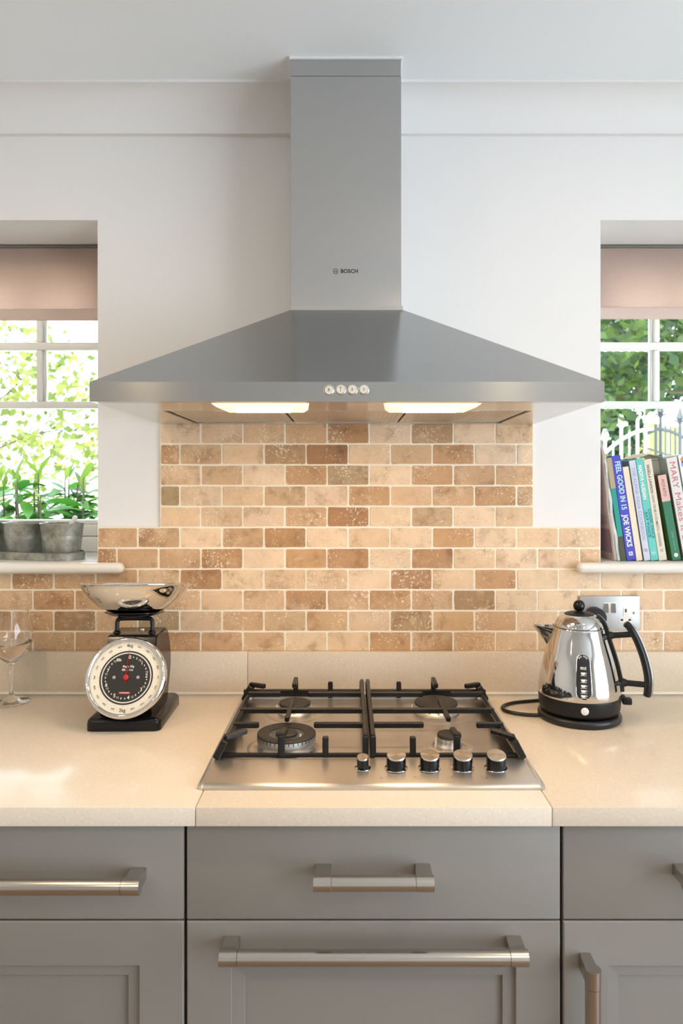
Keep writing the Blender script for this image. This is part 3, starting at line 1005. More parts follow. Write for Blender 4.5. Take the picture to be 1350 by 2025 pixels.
# opening of the well
rings.append(rr(-hw + 0.014, hw - 0.014, yw - 0.001, yr - 0.012, 0.012, 0.0105))
rings.append(rr(-hw + 0.016, hw - 0.016, yw + 0.003, yr - 0.014, 0.012, 0.0040))
for a, b_ in zip(rings, rings[1:]):
    n = len(a)
    for i in range(n): bm.faces.new((a[i], a[(i + 1) % n], b_[(i + 1) % n], b_[i]))
bm.faces.new(rings[-1]); bm.faces.new(rings[0])
bmesh.ops.recalc_face_normals(bm, faces=bm.faces)
obj('hob_plate', bm, M['steel_hob'], hob, 30)
BZ = 0.0040
def burner(x, D, rcap, zcap, wok=False):
    y = D - HC
    bm = nb()
    # pressed ring in the steel round the burner
    add_lathe(bm, [(rcap * 1.95, BZ + 0.0002), (rcap * 1.7, BZ + 0.0020), (rcap * 1.45, BZ + 0.0022), (rcap * 1.3, BZ + 0.0004)] if not wok else
              [(rcap * 1.34, BZ + 0.0002), (rcap * 1.26, BZ + 0.0022), (rcap * 1.16, BZ + 0.0022), (rcap * 1.06, BZ + 0.0004)], 48, (x - HX, y, 0))
    ring = obj('burner_base', bm, M['steel_hob'], hob, 40)
    bm = nb()
    if not wok:
        add_lathe(bm, [(rcap * 1.05, BZ), (rcap * 1.08, BZ + 0.003), (rcap * 0.98, BZ + 0.006), (rcap * 0.90, BZ + 0.012), (rcap * 0.97, zcap - 0.009), (rcap * 0.97, zcap - 0.006), (0, zcap - 0.006)], 40, (x - HX, y, 0))
        for i in range(14):
            a = 2 * PI * (i + 0.5) / 14
            q = nb(); add_box(q, rcap * 0.88, rcap * 1.0, -0.0016, 0.0016, BZ + 0.009, zcap - 0.006)
            join(bm, q, T(x - HX, y, 0) @ Matrix.Rotation(a, 4, 'Z'))
        cr = obj('burner_crown', bm, M['burner_ring'], ring, 40)
        bm = nb(); add_lathe(bm, [(rcap * 0.9, zcap - 0.006), (rcap, zcap - 0.0055), (rcap, zcap - 0.0015), (rcap * 0.96, zcap), (0, zcap + 0.0004)], 48, (x - HX, y, 0))
        obj('burner_cap', bm, M['burner_cap'], ring, 40)
        bm = nb(); add_lathe(bm, [(0.002, BZ), (0.002, BZ + 0.016), (0.0012, BZ + 0.018), (0, BZ + 0.018)], 10, (x - HX - rcap * 1.12, y - 0.004, 0)); obj('spark_plug', bm, M['white_plastic'], ring)
    else:
        add_lathe(bm, [(rcap * 0.94, BZ), (rcap * 1.0, BZ + 0.002), (rcap * 0.94, BZ + 0.008), (rcap * 0.96, BZ + 0.012), (rcap * 1.0, BZ + 0.014), (rcap * 1.0, zcap - 0.004), (rcap * 0.62, zcap - 0.004), (rcap * 0.60, BZ + 0.006), (0, BZ + 0.006)], 56, (x - HX, y, 0))
        cr = obj('burner_crown', bm, M['burner_ring'], ring, 40)
        bm = nb()
        for i in range(40):
            a = 2 * PI * i / 40
            q = nb(); add_box(q, rcap * 0.985, rcap * 1.004, -0.0008, 0.0008, zcap - 0.009, zcap - 0.0035)
            join(bm, q, T(x - HX, y, 0) @ Matrix.Rotation(a, 4, 'Z'))
        o = obj('flame_slot', bm, M['print'], ring, 0); o['kind'] = 'stuff'
        bm = nb(); add_lathe(bm, [(rcap * 0.60, zcap - 0.004), (rcap * 1.0, zcap - 0.0038), (rcap * 1.0, zcap - 0.0012), (rcap * 0.97, zcap + 0.0006), (rcap * 0.66, zcap - 0.0008), (rcap * 0.60, zcap - 0.0025), (rcap * 0.60, zcap - 0.004)], 56, (x - HX, y, 0))
        obj('burner_cap', bm, M['burner_cap'], ring, 40)
        bm = nb(); add_lathe(bm, [(rcap * 0.34, BZ + 0.006), (rcap * 0.34, zcap - 0.005), (0, zcap - 0.005)], 32, (x - HX, y, 0))
        obj('inner_crown', bm, M['burner_ring'], ring, 40)
        bm = nb(); add_lathe(bm, [(rcap * 0.37, zcap - 0.005), (rcap * 0.37, zcap - 0.001), (rcap * 0.33, zcap + 0.001), (0, zcap + 0.001)], 32, (x - HX, y, 0))
        obj('inner_cap', bm, M['burner_cap'], ring, 40)
        bm = nb(); add_lathe(bm, [(0.002, BZ), (0.002, zcap - 0.004), (0.0012, zcap - 0.002), (0, zcap - 0.002)], 10, (x - HX + rcap * 0.48, y - 0.004, 0)); obj('spark_plug', bm, M['white_plastic'], ring)
BXL, BXR = -0.117, 0.1935
burner(BXL, 1.382, 0.0555, 0.0335, True)
burner(BXL, 1.595, 0.0344, 0.0275)
burner(BXR, 1.600, 0.0472, 0.0275)
burner(BXR, 1.390, 0.0230, 0.0285)
# knobs
KD = 1.268
for px, small in ((717, True), (783, False), (849, False), (914, False), (980, False)):
    kx, ky = WX(px, KD) - HX, KD - HC
    r = 0.0103 if small else 0.0170
    h = 0.0215 if small else 0.0255
    bm = nb(); add_lathe(bm, [(r * 0.9, 0.0092), (r * 1.45 if small else r * 1.22, 0.0092), (r * 1.40 if small else r * 1.18, 0.0106), (r * 0.9, 0.0110)], 40, (kx, ky, 0)); obj('knob_ring', bm, M['chrome'], hob, 40)
    bm = nb(); add_lathe(bm, [(r * 0.86, -0.002), (r * 0.86, 0.0035), (r, 0.0042), (r, h - 0.0016), (r * 0.98, h - 0.0006), (0, h - 0.0006)], 40)
    k = obj('knob', bm, M['black_gloss'], hob, 40)
    k.location = (kx, ky, 0.0098)
    k.rotation_euler = (R(13), 0, 0)
    bm = nb(); add_lathe(bm, [(r, -0.0022), (r * 1.0, -0.0002), (r * 0.95, 0.0010), (0, 0.0010)], 40)
    kt = obj('knob_top', bm, M['knob_top'], k, 40)
    kt.location = (0, 0, h)
    kt['label'] = 'spun steel cap'
    if not small:
        bm = nb()
        add_ring2d(bm, r * 1.38, r * 1.41, 40, 0, 0, R(140), R(330))
        add_disc2d(bm, 0.0011, 12, r * 1.5 * math.cos(R(145)), r * 1.5 * math.sin(R(145)))
        add_disc2d(bm, 0.0014, 12, r * 1.5 * math.cos(R(325)), r * 1.5 * math.sin(R(325)))
        obj('knob_print', bm, M['print'], hob, 0, T(kx, ky, 0.0096))
for px, (qx, qy) in zip((757, 824, 890, 957), ((-1, -1), (-1, 1), (1, 1), (1, -1))):
    D_ = 1.2275
    bm = nb()
    s, l = 0.0045, 0.0003
    for a in ((-s, s, s - l, s), (-s, s, -s, -s + l), (-s, -s + l, -s, s), (s - l, s, -s, s)): add_rect2d(bm, *a)
    add_ring2d(bm, 0.0012, 0.0016, 14, qx * 0.0027, qy * 0.0027)
    obj('position_symbol', bm, M['print'], hob, 0, T(WX(px, D_) - HX, D_ - HC, 0.0096))

# pan supports: cast iron, lift off
def pan_support(label, x0, x1, bxx, outer, wok_side):
    """outer = -1: outer side on the left; built in hob-local heights"""
    cx = (x0 + x1) / 2
    t = thing('pan_support', label, 'pan support', (cx, WY(HC), WT), group='cast iron pan supports')
    X_ = lambda v: v - cx
    Y_ = lambda D: D - HC
    top = 0.0525
    zb = 0.0107
    xo, xi = (x0, x1) if outer < 0 else (x1, x0)          # outer and inner side
    sg = 1 if outer < 0 else -1                            # direction from the outer side inwards
    # outer side: wavy upright band leaning inwards
    n = 40
    bm = nb()
    prof = []
    for i in range(n + 1):
        u = i / n
        D_ = 1.318 + (1.690 - 1.318) * u
        wv = max(math.exp(-((D_ - d0) / 0.020) ** 2) for d0 in (1.330, 1.382, 1.470, 1.585, 1.672))
        prof.append((D_, 0.029 + 0.0200 * wv))
    va = []
    for D_, zt in prof:
        xa = X_(xo)
        lean = 0.024 * sg * (zt / 0.047)
        va.append([bm.verts.new(p) for p in ((xa, Y_(D_), zb), (xa + 0.009 * sg, Y_(D_), zb), (xa + 0.008 * sg + lean, Y_(D_), zt), (xa + lean, Y_(D_), zt))])
    for a, b_ in zip(va, va[1:]):
        for i in range(4): bm.faces.new((a[i], a[(i + 1) % 4], b_[(i + 1) % 4], b_[i]))
    bm.faces.new(va[0]); bm.faces.new(va[-1])
    bmesh.ops.recalc_face_normals(bm, faces=bm.faces)
    # rear bar, front bar, inner bar
    add_bar(bm, (X_(xo), Y_(1.686), 0.021), (X_(xi), Y_(1.686), 0.021), 0.009, 0.016)
    add_bar(bm, (X_(xo), Y_(1.318), zb + 0.003), (X_(xi), Y_(1.318), zb + 0.003), 0.007, 0.007, 0.001)
    add_bar(bm, (X_(xi) - 0.0045 * sg, Y_(1.690), 0.034), (X_(xi) - 0.0045 * sg, Y_(1.318), 0.034), 0.0085, 0.036)
    obj('frame', bm, M['iron'], t, 35)
    def finger(pts, wd=0.0085, ht=0.011):
        b2 = nb()
        for a, b_ in zip(pts, pts[1:]): add_bar(b2, a, b_, wd, ht, 0.002)
        obj('finger', b2, M['iron'], t, 35)
    zt = top - 0.0055
    lx = lambda v: X_(v)
    # full cross bar in the middle, rising from the outer side
    finger([(lx(xo) + 0.024 * sg, Y_(1.470), zt), (lx(xi) - 0.004 * sg, Y_(1.470), zt)])
    # half bars either side of each burner
    for Dm, gap in ((1.382, 0.052 if wok_side else 0.050), (1.585, 0.030)):
        finger([(lx(xo) + 0.024 * sg, Y_(Dm), zt), (lx(bxx) - gap * sg, Y_(Dm), zt)])
        finger([(lx(xi) - 0.004 * sg, Y_(Dm), zt), (lx(bxx) + gap * sg, Y_(Dm), zt)])
    # lengthwise fingers
    finger([(lx(bxx), Y_(1.535), zt + 0.0005), (lx(bxx) - 0.002 * sg, Y_(1.412), zt + 0.0005)], 0.009, 0.011)
    finger([(lx(bxx) - 0.004 * sg, Y_(1.684), 0.024), (lx(bxx) - 0.004 * sg, Y_(1.684), top - 0.002)], 0.011, 0.011)
    finger([(lx(bxx) - 0.004 * sg, Y_(1.690), top - 0.001), (lx(bxx) - 0.004 * sg, Y_(1.632), top - 0.001)], 0.010, 0.011)
    finger([(lx(bxx) - 0.004 * sg, Y_(1.318), 0.010), (lx(bxx) - 0.004 * sg, Y_(1.322), top - 0.004)], 0.012, 0.012)
    finger([(lx(bxx) - 0.004 * sg, Y_(1.317), top - 0.004), (lx(bxx), Y_(1.352), top - 0.004)], 0.011, 0.011)
    # corner fingers
    for D0, D1 in ((1.668, 1.640), (1.318, 1.346)):
        finger([(lx(xo) + 0.004 * sg, Y_(D0), zb + 0.001), (lx(xo) + 0.021 * sg, Y_(D0), 0.0440)], 0.032, 0.013)
        finger([(lx(xo) + 0.018 * sg, Y_(D0), 0.0455), (lx(xo) + 0.054 * sg, Y_(D1), 0.0485)], 0.011, 0.010)
    # stub posts near the inner side, front and rear
    for Dm in (1.684, 1.318):
        finger([(lx(bxx) + 0.076 * sg, Y_(Dm), 0.010), (lx(bxx) + 0.076 * sg, Y_(Dm + 0.003), top - 0.006)], 0.011, 0.011)
        finger([(lx(xi) - 0.0045 * sg, Y_(Dm), 0.010), (lx(xi) - 0.0045 * sg, Y_(Dm + 0.002), top - 0.004)], 0.0105, 0.012)
    return t
pan_support('black cast iron pan support over the wide wok burner', -0.242, 0.0362, BXL, -1, True)
pan_support('black cast iron pan support behind the row of knobs', 0.0408, 0.319, BXR, 1, False)

# ------------------------------------------------------------------ kitchen scale
SX, SD = -0.4615, 1.580
scale_ = thing('kitchen_scale', 'black retro kitchen scale with a round white and black dial', 'scale', (SX, WY(SD), WT), (0, 0, R(1.0)))
SY = lambda D: D - SD
# foot: low rounded slab
bm = nb(); add_box(bm, -0.076, 0.076, SY(1.482), SY(1.676), -0.012, 0.0275, 0.0135, 5)
bmesh.ops.bisect_plane(bm, geom=list(bm.verts) + list(bm.edges) + list(bm.faces), plane_co=(0, 0, 0.0006), plane_no=(0, 0, 1), clear_inner=True)
bmesh.ops.holes_fill(bm, edges=[e for e in bm.edges if e.is_boundary])
obj('foot', bm, M['black_gloss'], scale_, 50)
# body: side profile extruded, front leaning back, back bulging
bm = nb()
side = [(SY(1.505), 0.022), (SY(1.500), 0.040), (SY(1.552), 0.176), (SY(1.558), 0.182), (SY(1.640), 0.182), (SY(1.650), 0.178)]
side += [(SY(1.650 + 0.034 * math.sin(PI * (0.05 + 0.85 * i / 12))), 0.176 - 0.135 * i / 12) for i in range(1, 13)]
side += [(SY(1.655), 0.022)]
add_prism(bm, side, 'x', -0.053, 0.053)
ee = [e for e in bm.edges if abs(e.verts[0].co.x - e.verts[1].co.x) < 1e-6]
bmesh.ops.bevel(bm, geom=ee, offset=0.003, segments=2, affect='EDGES')
obj('body', bm, M['black_gloss'], scale_, 35)
# dial assembly: leans back 25 degrees
DM = T(0.0025, SY(1.500), WZ(1340, 1.500) - WT) @ Matrix.Rotation(R(65), 4, 'X')
bm = nb(); add_lathe(bm, [(0.060, -0.030), (0.072, -0.026), (0.0815, -0.012), (0.082, -0.002), (0.0, -0.002)], 64); obj('dial_housing', bm, M['black_gloss'], scale_, 40, DM)
bm = nb(); add_lathe(bm, [(0.0822, -0.005), (0.0835, -0.002), (0.0832, 0.004), (0.0805, 0.0085), (0.0770, 0.0092), (0.0740, 0.0070), (0.0728, 0.0030), (0.0726, 0.000)], 72)
o = obj('bezel', bm, M['chrome'], scale_, 60, DM); o['label'] = 'polished chrome dial rim'
bm = nb(); add_disc2d(bm, 0.0735, 64); df = obj('dial_face', bm, M['dial_face'], scale_, 0, DM @ T(0, 0, 0.0005)); df['label'] = 'ivory dial with a black centre'
bm = nb(); add_disc2d(bm, 0.0548, 64); obj('dial_centre', bm, M['dial_black'], df, 0, DM @ T(0, 0, 0.0008))
bm = nb(); add_ring2d(bm, 0.0490, 0.0515, 72)
for i in range(12): pass
obj('dial_ring', bm, M['print_white'], df, 0, DM @ T(0, 0, 0.0010))
bm = nb()
for i in range(180):
    q = nb(); add_rect2d(q, -0.00022, 0.00022, 0.0488, 0.0507); join(bm, q, Matrix.Rotation(2 * PI * i / 180, 4, 'Z'))
obj('dial_ring', bm, M['dial_black'], df, 0, DM @ T(0, 0, 0.0012)).name = 'graduation'
def at_clock(deg, r, rot=True):
    a = R(90 - deg)
    return T(r * math.cos(a), r * math.sin(a), 0) @ Matrix.Rotation(R(-deg) if rot and not 100 < deg % 360 < 260 else R(180 - deg) if rot else 0, 4, 'Z')
bm = nb()
for i in range(8):
    d = 40.8 * i + 4
    s = '8lb' if False else str(i)
    join(bm, text_bm(s, 0.0105, 0.012), at_clock(d, 0.0415, False))
    for q, sub in enumerate(('4', '8', '12')):
        join(bm, text_bm(sub, 0.0058, 0.004), at_clock(d + 10.2 * (q + 1), 0.0425, False))
join(bm, text_bm('8lb', 0.0085, 0.012), at_clock(332, 0.0405, False))
join(bm, text_bm('4kg x 20g', 0.0062, 0.012), T(0.002, 0.0225, 0))
join(bm, text_bm('8lb x 1oz', 0.0062, 0.012), T(0.001, 0.0155, 0))
obj('numerals', bm, M['print_white'], df, 0, DM @ T(0, 0, 0.0014))
bm = nb()
for i in range(20):
    d = 18 * i
    if i % 5 == 0:
        join(bm, text_bm(('4kg', '1', '2kg', '3')[i // 5], 0.0095, 0.01), at_clock(d, 0.0655, False))
    else:
        join(bm, text_bm(str(200 * (i % 5)), 0.0055, 0.0), at_clock(d, 0.0655))
    add_disc2d(bm, 0.0006, 8, 0.0580 * math.cos(R(90 - d)), 0.0580 * math.sin(R(90 - d)))
obj('numerals', bm, M['print'], df, 0, DM @ T(0, 0, 0.0008))
bm = nb(); add_rect2d(bm, -0.0115, 0.0115, -0.0020, 0.0020); lb = obj('red_label', bm, M['red'], df, 0, DM @ T(0, -0.0310, 0.0013))
bm = text_bm('TYPHOON', 0.0040, 0.01); obj('label_lettering', bm, M['print_white'], df, 0, DM @ T(0, -0.0310, 0.0016))
for s in (-1, 1):
    bm = nb(); add_lathe(bm, [(0.0036, 0), (0.0034, 0.0012), (0.0014, 0.0016), (0.0012, 0.0006), (0, 0.0006)], 20); obj('screw', bm, M['chrome'], df, 40, DM @ T(0.0245 * s, 0, 0.0012))
bm = nb()
bm.faces.new([bm.verts.new(p) for p in ((-0.0016, 0, 0), (0.0016, 0, 0), (0.0003, 0.0575, 0), (-0.0003, 0.0575, 0))])
bm.faces.new([bm.verts.new(p) for p in ((-0.0014, 0, 0), (-0.0008, -0.013, 0), (0.0008, -0.013, 0), (0.0014, 0, 0))])
bmesh.ops.solidify(bm, geom=list(bm.faces), thickness=0.0006)
add_lathe(bm, [(0.0055, 0.0), (0.0055, 0.0012), (0.004, 0.0020), (0, 0.0022)], 28)
o = obj('needle', bm, M['red'], scale_, 40, DM @ T(0, 0, 0.0026)); o['label'] = 'red pointer needle at zero'
# bracket and tray under the bowl
TP = T(-0.004, SY(1.585), 0.1815) @ Matrix.Rotation(R(-5.5), 4, 'X')
bm = nb()
add_tube(bm, smooth_path([(-0.038, 0, 0.000), (-0.038, 0, 0.020), (-0.036, 0, 0.0275), (-0.029, 0, 0.030), (0.0, 0, 0.0305), (0.029, 0, 0.030), (0.036, 0, 0.0275), (0.038, 0, 0.020), (0.038, 0, 0.000)], 4), 0.0048, 12)
for s in (-1, 1): add_lathe(bm, [(0.008, -0.003), (0.008, 0.002), (0.005, 0.005), (0, 0.005)], 20, (0.038 * s, 0, 0))
obj('bracket', bm, M['black_gloss'], scale_, 50, TP)
bm = nb(); add_lathe(bm, [(0.0, 0.0345), (0.030, 0.0345), (0.052, 0.0385), (0.062, 0.0435), (0.0635, 0.0440), (0.0630, 0.0455), (0.054, 0.0415), (0.028, 0.0370), (0.0, 0.0370)], 56); obj('tray', bm, M['black_gloss'], scale_, 50, TP)
bm = nb(); add_lathe(bm, [(0.0055, 0), (0.005, 0.002), (0.0, 0.0025)], 20); obj('zero_screw', bm, M['chrome'], scale_, 40, T(0.006, SY(1.612), 0.182))
# weighing bowl: lifts off the tray
bowl = thing('weighing_bowl', 'polished steel bowl resting on top of the black kitchen scale', 'bowl', (SX - 0.0035, WY(1.585) - 0.004, WT + 0.1815), (R(-6.8), 0, 0))
pf = [(0, 0.0385), (0.026, 0.0388), (0.050, 0.0440), (0.076, 0.0570), (0.098, 0.0760), (0.112, 0.0945), (0.1165, 0.1040), (0.1205, 0.1055), (0.1205, 0.1065), (0.1155, 0.1058), (0.1105, 0.0955), (0.0965, 0.0775), (0.0750, 0.0588), (0.0490, 0.0460), (0.026, 0.0408), (0, 0.0405)]
bm = nb(); add_lathe(bm, pf, 96); o = obj('bowl_shell', bm, M['chrome'], bowl, 60)

# ------------------------------------------------------------------ kettle
KX, KDD = 0.5005, 1.575
KPROF = [(0.0800, 0.020), (0.0840, 0.026), (0.0855, 0.040), (0.0860, 0.056), (0.0862, 0.068), (0.0845, 0.085), (0.0815, 0.100), (0.0770, 0.120), (0.0715, 0.140), (0.0652, 0.160), (0.0590, 0.180), (0.0545, 0.197)]
def krad(z, prof=None):
    p = prof or KPROF2
    for (r0, z0), (r1, z1) in zip(p, p[1:]):
        if z0 <= z <= z1: return r0 + (r1 - r0) * (z - z0) / (z1 - z0)
    return p[-1][0] if z > p[-1][1] else p[0][0]
# resample smoothly
sp = smooth_path([(r, 0, z) for r, z in KPROF], 5)
KPROF2 = [(p.x, p.z) for p in sp]
kettle = thing('kettle', 'polished steel jug kettle with black handle and knob beside the hob', 'kettle', (KX, WY(KDD), WT))
bm = nb(); add_lathe(bm, [(0.0, 0.0205), (0.079, 0.0205)] + [(r, z) for r, z in KPROF2 if z <= 0.0535] + [(0.0855, 0.054)], 72); o = obj('collar', bm, M['black_satin'], kettle, 40); o['label'] = 'black plastic base collar'
bm = nb(); add_lathe(bm, [(0.0850, 0.0535)] + [(r, z) for r, z in KPROF2 if z > 0.0542] + [(0.0530, 0.1985), (0.050, 0.1985)], 96); obj('body', bm, M['chrome_kettle'], kettle, 40)
LID = [(0.0500, 0.1980), (0.0535, 0.1982), (0.0532, 0.2000), (0.0500, 0.2080), (0.0445, 0.2155), (0.0370, 0.2210), (0.0310, 0.2235)]
bm = nb(); add_lathe(bm, LID, 96); lid = obj('lid', bm, M['chrome_kettle'], kettle, 40)
bm = nb(); add_lathe(bm, [(0.0545, 0.1970), (0.0550, 0.1977), (0.0545, 0.1984), (0.050, 0.1984)], 96); obj('lid_seam', bm, M['black_satin'], kettle, 40)
bm = nb(); add_lathe(bm, [(0.0310, 0.2230), (0.0312, 0.2245), (0.024, 0.2275), (0.012, 0.2295), (0.0, 0.2300)], 64); obj('lid_disc', bm, M['black_satin'], lid, 40)
bm = nb(); bmesh.ops.create_uvsphere(bm, u_segments=32, v_segments=20, radius=0.0126, matrix=T(0, 0, 0.2415)); add_lathe(bm, [(0.006, 0.229), (0.005, 0.232)], 20); obj('lid_knob', bm, M['black_gloss'], lid, 60)
def ksurf(az, z, off, prof=None):
    r = krad(z, prof) + off
    return Vector((r * math.cos(az), r * math.sin(az), z))
def wrap(bm, az0, z0, off, prof=None):
    r0 = krad(z0, prof)
    for v in bm.verts:
        v.co = ksurf(az0 + v.co.x / r0, z0 + v.co.y, off + v.co.z, prof)
    return bm
AZH = R(-22)                 # handle
# spine strip along the body under the handle, up to the lid disc
full = [(r, z) for r, z in KPROF2 if z > 0.07] + LID[2:]
FULL = [p for p in KPROF2] + LID[2:]
bm = nb()
pts = [ksurf(AZH, z, 0.0015, FULL) for z in [0.066 + (0.222 - 0.066) * i / 28 for i in range(29)]]
outv = Vector((math.cos(AZH), math.sin(AZH), 0))
sidev = Vector((-math.sin(AZH), math.cos(AZH), 0))
rings = []
for i, p in enumerate(pts):
    t = (pts[min(i + 1, 28)] - pts[max(i - 1, 0)]).normalized()
    nrm = sidev.cross(t).normalized()
    if nrm.dot(outv) < 0: nrm = -nrm
    ww = 0.0105 if 2 < i < 27 else 0.0085
    rings.append([bm.verts.new(p + sidev * a * ww + nrm * b_) for a, b_ in ((-1, -0.004), (-1, 0.001), (-0.6, 0.0042), (0.6, 0.0042), (1, 0.001), (1, -0.004))])
for a, b_ in zip(rings, rings[1:]):
    for j in range(6): bm.faces.new((a[j], a[(j + 1) % 6], b_[(j + 1) % 6], b_[j]))
bm.faces.new(rings[0]); bm.faces.new(rings[-1])
bmesh.ops.recalc_face_normals(bm, faces=bm.faces)
obj('spine', bm, M['black_gloss'], kettle, 50)
def HP(rad, z): return Vector((rad * math.cos(AZH), rad * math.sin(AZH), z))
hp = smooth_path([HP(0.0925, 0.2110), HP(0.1035, 0.2000), HP(0.1180, 0.1720), HP(0.1310, 0.1330), HP(0.1375, 0.0980), HP(0.1370, 0.0700), HP(0.1350, 0.0590)], 6)
bm = nb()
k = len(hp)
add_tube(bm, hp, [0.0040] + [0.0076] * (k - 2) + [0.0040], 16, 1.25, up=sidev)
hd = obj('handle', bm, M['black_gloss'], kettle, 50)
bm = nb()
ho = [p + outv * 0.0085 for p in hp[2:-1]]
add_tube(bm, ho, 0.0028, 10, 1.2, up=sidev)
o = obj('handle_inlay', bm, M['dark_chrome'], hd, 50); o['label'] = 'polished strip along the handle'
for (ra, za), (rb, zb_) in (((0.0575, 0.181), (0.1085, 0.1880)), ((0.0850, 0.084), (0.1340, 0.0840))):
    bm = nb(); add_tube(bm, [HP(ra, za), HP(rb, zb_)], 0.0062, 14, 1.0)
    add_tube(bm, [HP(ra - 0.002, za), HP(ra + 0.012, za + (zb_ - za) * 0.25)], [0.0115, 0.0070], 14)
    obj('handle_bracket', bm, M['black_satin'], hd, 50)
# spout: V shaped pouring lip
AZS = R(157)
sv = Vector((math.cos(AZS), math.sin(AZS), 0))
pv = Vector((-math.sin(AZS), math.cos(AZS), 0))
bm = nb()
def spout_pts(off):
    out = []
    for zz, rad, hw_ in ((0.146, 0.0660, 0.002), (0.160, 0.0745, 0.011), (0.174, 0.0850, 0.018), (0.188, 0.0960, 0.0215), (0.193, 0.0985, 0.0220)):
        row = []
        for i in range(9):
            a = -1 + i / 4
            f = 1 - abs(a) ** 1.6
            root = krad(min(zz, 0.195)) - 0.004
            rr_ = root + (rad - root) * f
            row.append(sv * (rr_ - off * f) + pv * hw_ * a * (1 - 0.15 * off / 0.002) + Vector((0, 0, zz)))
        out.append(row)
    return out
A = spout_pts(0.0); B = spout_pts(0.0022)
va = [[bm.verts.new(p) for p in row] for row in A]
vb = [[bm.verts.new(p) for p in row] for row in B]
for g, fl in ((va, False), (vb, True)):
    for r0_, r1_ in zip(g, g[1:]):
        for i in range(8): bm.faces.new((r0_[i], r0_[i + 1], r1_[i + 1], r1_[i]) if not fl else (r0_[i], r1_[i], r1_[i + 1], r0_[i + 1]))
for i in range(8): bm.faces.new((va[-1][i], va[-1][i + 1], vb[-1][i + 1], vb[-1][i]))
bmesh.ops.recalc_face_normals(bm, faces=bm.faces)
obj('spout', bm, M['chrome_kettle'], kettle, 50)
# water gauge
AZG = R(-101.5)
def stadium(bm, hw_, z0, z1, grow=0.0, n=10):
    pts = []
    for i in range(n + 1): a = PI * i / n; pts.append(((hw_ + grow) * math.cos(a), z1 - hw_ + (hw_ + grow) * math.sin(a)))
    for i in range(n + 1): a = PI + PI * i / n; pts.append(((hw_ + grow) * math.cos(a), z0 + hw_ + (hw_ + grow) * math.sin(a)))
    return pts
G0, G1, GW = 0.0620, 0.1520, 0.0142
zc = (G0 + G1) / 2
def stadium_grid(hw_, z0, z1, lift):
    bm = nb()
    rows = 26
    vr = []
    for i in range(rows + 1):
        z = z0 + (z1 - z0) * i / rows
        d = min(z - z0, z1 - z)
        wd = hw_ if d >= hw_ else math.sqrt(max(1e-8, hw_ ** 2 - (hw_ - d) ** 2))
        vr.append([bm.verts.new((wd * (-1 + j / 3), z - zc, lift)) for j in range(7)])
    for a, b_ in zip(vr, vr[1:]):
        for j in range(6): bm.faces.new((a[j], a[j + 1], b_[j + 1], b_[j]))
    return bm
bm = stadium_grid(GW, G0, G1, 0.0); wrap(bm, AZG, zc, 0.0016); gg = obj('water_gauge', bm, M['gauge'], kettle, 40); gg['label'] = 'smoked water level window'
bm = nb()
sp_ = stadium(bm, GW, G0, G1, 0.0004)
add_tube(bm, [ksurf(AZG + x / krad(zc), z, 0.0016) for x, z in sp_], 0.0013, 8, closed=True); obj('gauge_rim', bm, M['chrome_kettle'], gg, 60)
bm = nb()
for i, z in enumerate((0.0690, 0.0790, 0.0890, 0.1000, 0.1135)):
    q = nb()
    q.faces.new([q.verts.new((x, y, 0)) for x, y in ((-0.0052, 0.0034), (0.0040, 0.0034), (0.0036, 0.0005), (0.0018, -0.0016), (-0.0030, -0.0016), (-0.0048, 0.0005))])
    add_ring2d(q, 0.0012, 0.0019, 10, 0.0044, 0.0014, R(-90), R(90))
    add_rect2d(q, -0.0058, 0.0056, -0.0034, -0.0026)
    join(bm, q, T(0, z - zc, 0))
join(bm, text_bm('MAX', 0.0058, 0.02), T(0, 0.1255 - zc, 0))
add_rect2d(bm, -0.0062, 0.0062, 0.1222 - zc, 0.1228 - zc)
for i, ch in enumerate('BPA FREE'):
    if ch == ' ': continue
    a = R(140 - 100 * i / 7)
    join(bm, text_bm(ch, 0.0044, 0.02), T(0.0112 * math.cos(a), G1 - GW + 0.0112 * math.sin(a) - zc - 0.001, 0) @ Matrix.Rotation(a - PI / 2, 4, 'Z'))
wrap(bm, AZG, zc, 0.0021); obj('gauge_marking', bm, M['print_white'], gg, 0)
bm = text_bm('Dualit', 0.0105, 0.02)
wrap(bm, R(-108), 0.2065, 0.0007, LID[2:]); obj('lettering', bm, M['dark_chrome'], lid, 0)
# indicator and switch lever on the collar
bm = nb(); add_lathe(bm, [(0.0078, -0.002), (0.0078, 0.0012), (0.0068, 0.002), (0, 0.0024)], 28)
az = R(-100)
obj('indicator', bm, M['white_plastic'], kettle, 40, T(*ksurf(az, 0.0385, 0.0)) @ Matrix.Rotation(az, 4, 'Z') @ Matrix.Rotation(R(90), 4, 'Y'))
bm = nb()
add_box(bm, 0.080, 0.0935, -0.007, 0.007, 0.042, 0.054, 0.002, 2)
add_box(bm, 0.088, 0.1075, -0.0095, 0.0095, 0.0345, 0.0485, 0.003, 2)
obj('switch_lever', bm, M['black_satin'], kettle, 40, Matrix.Rotation(R(-12), 4, 'Z'))
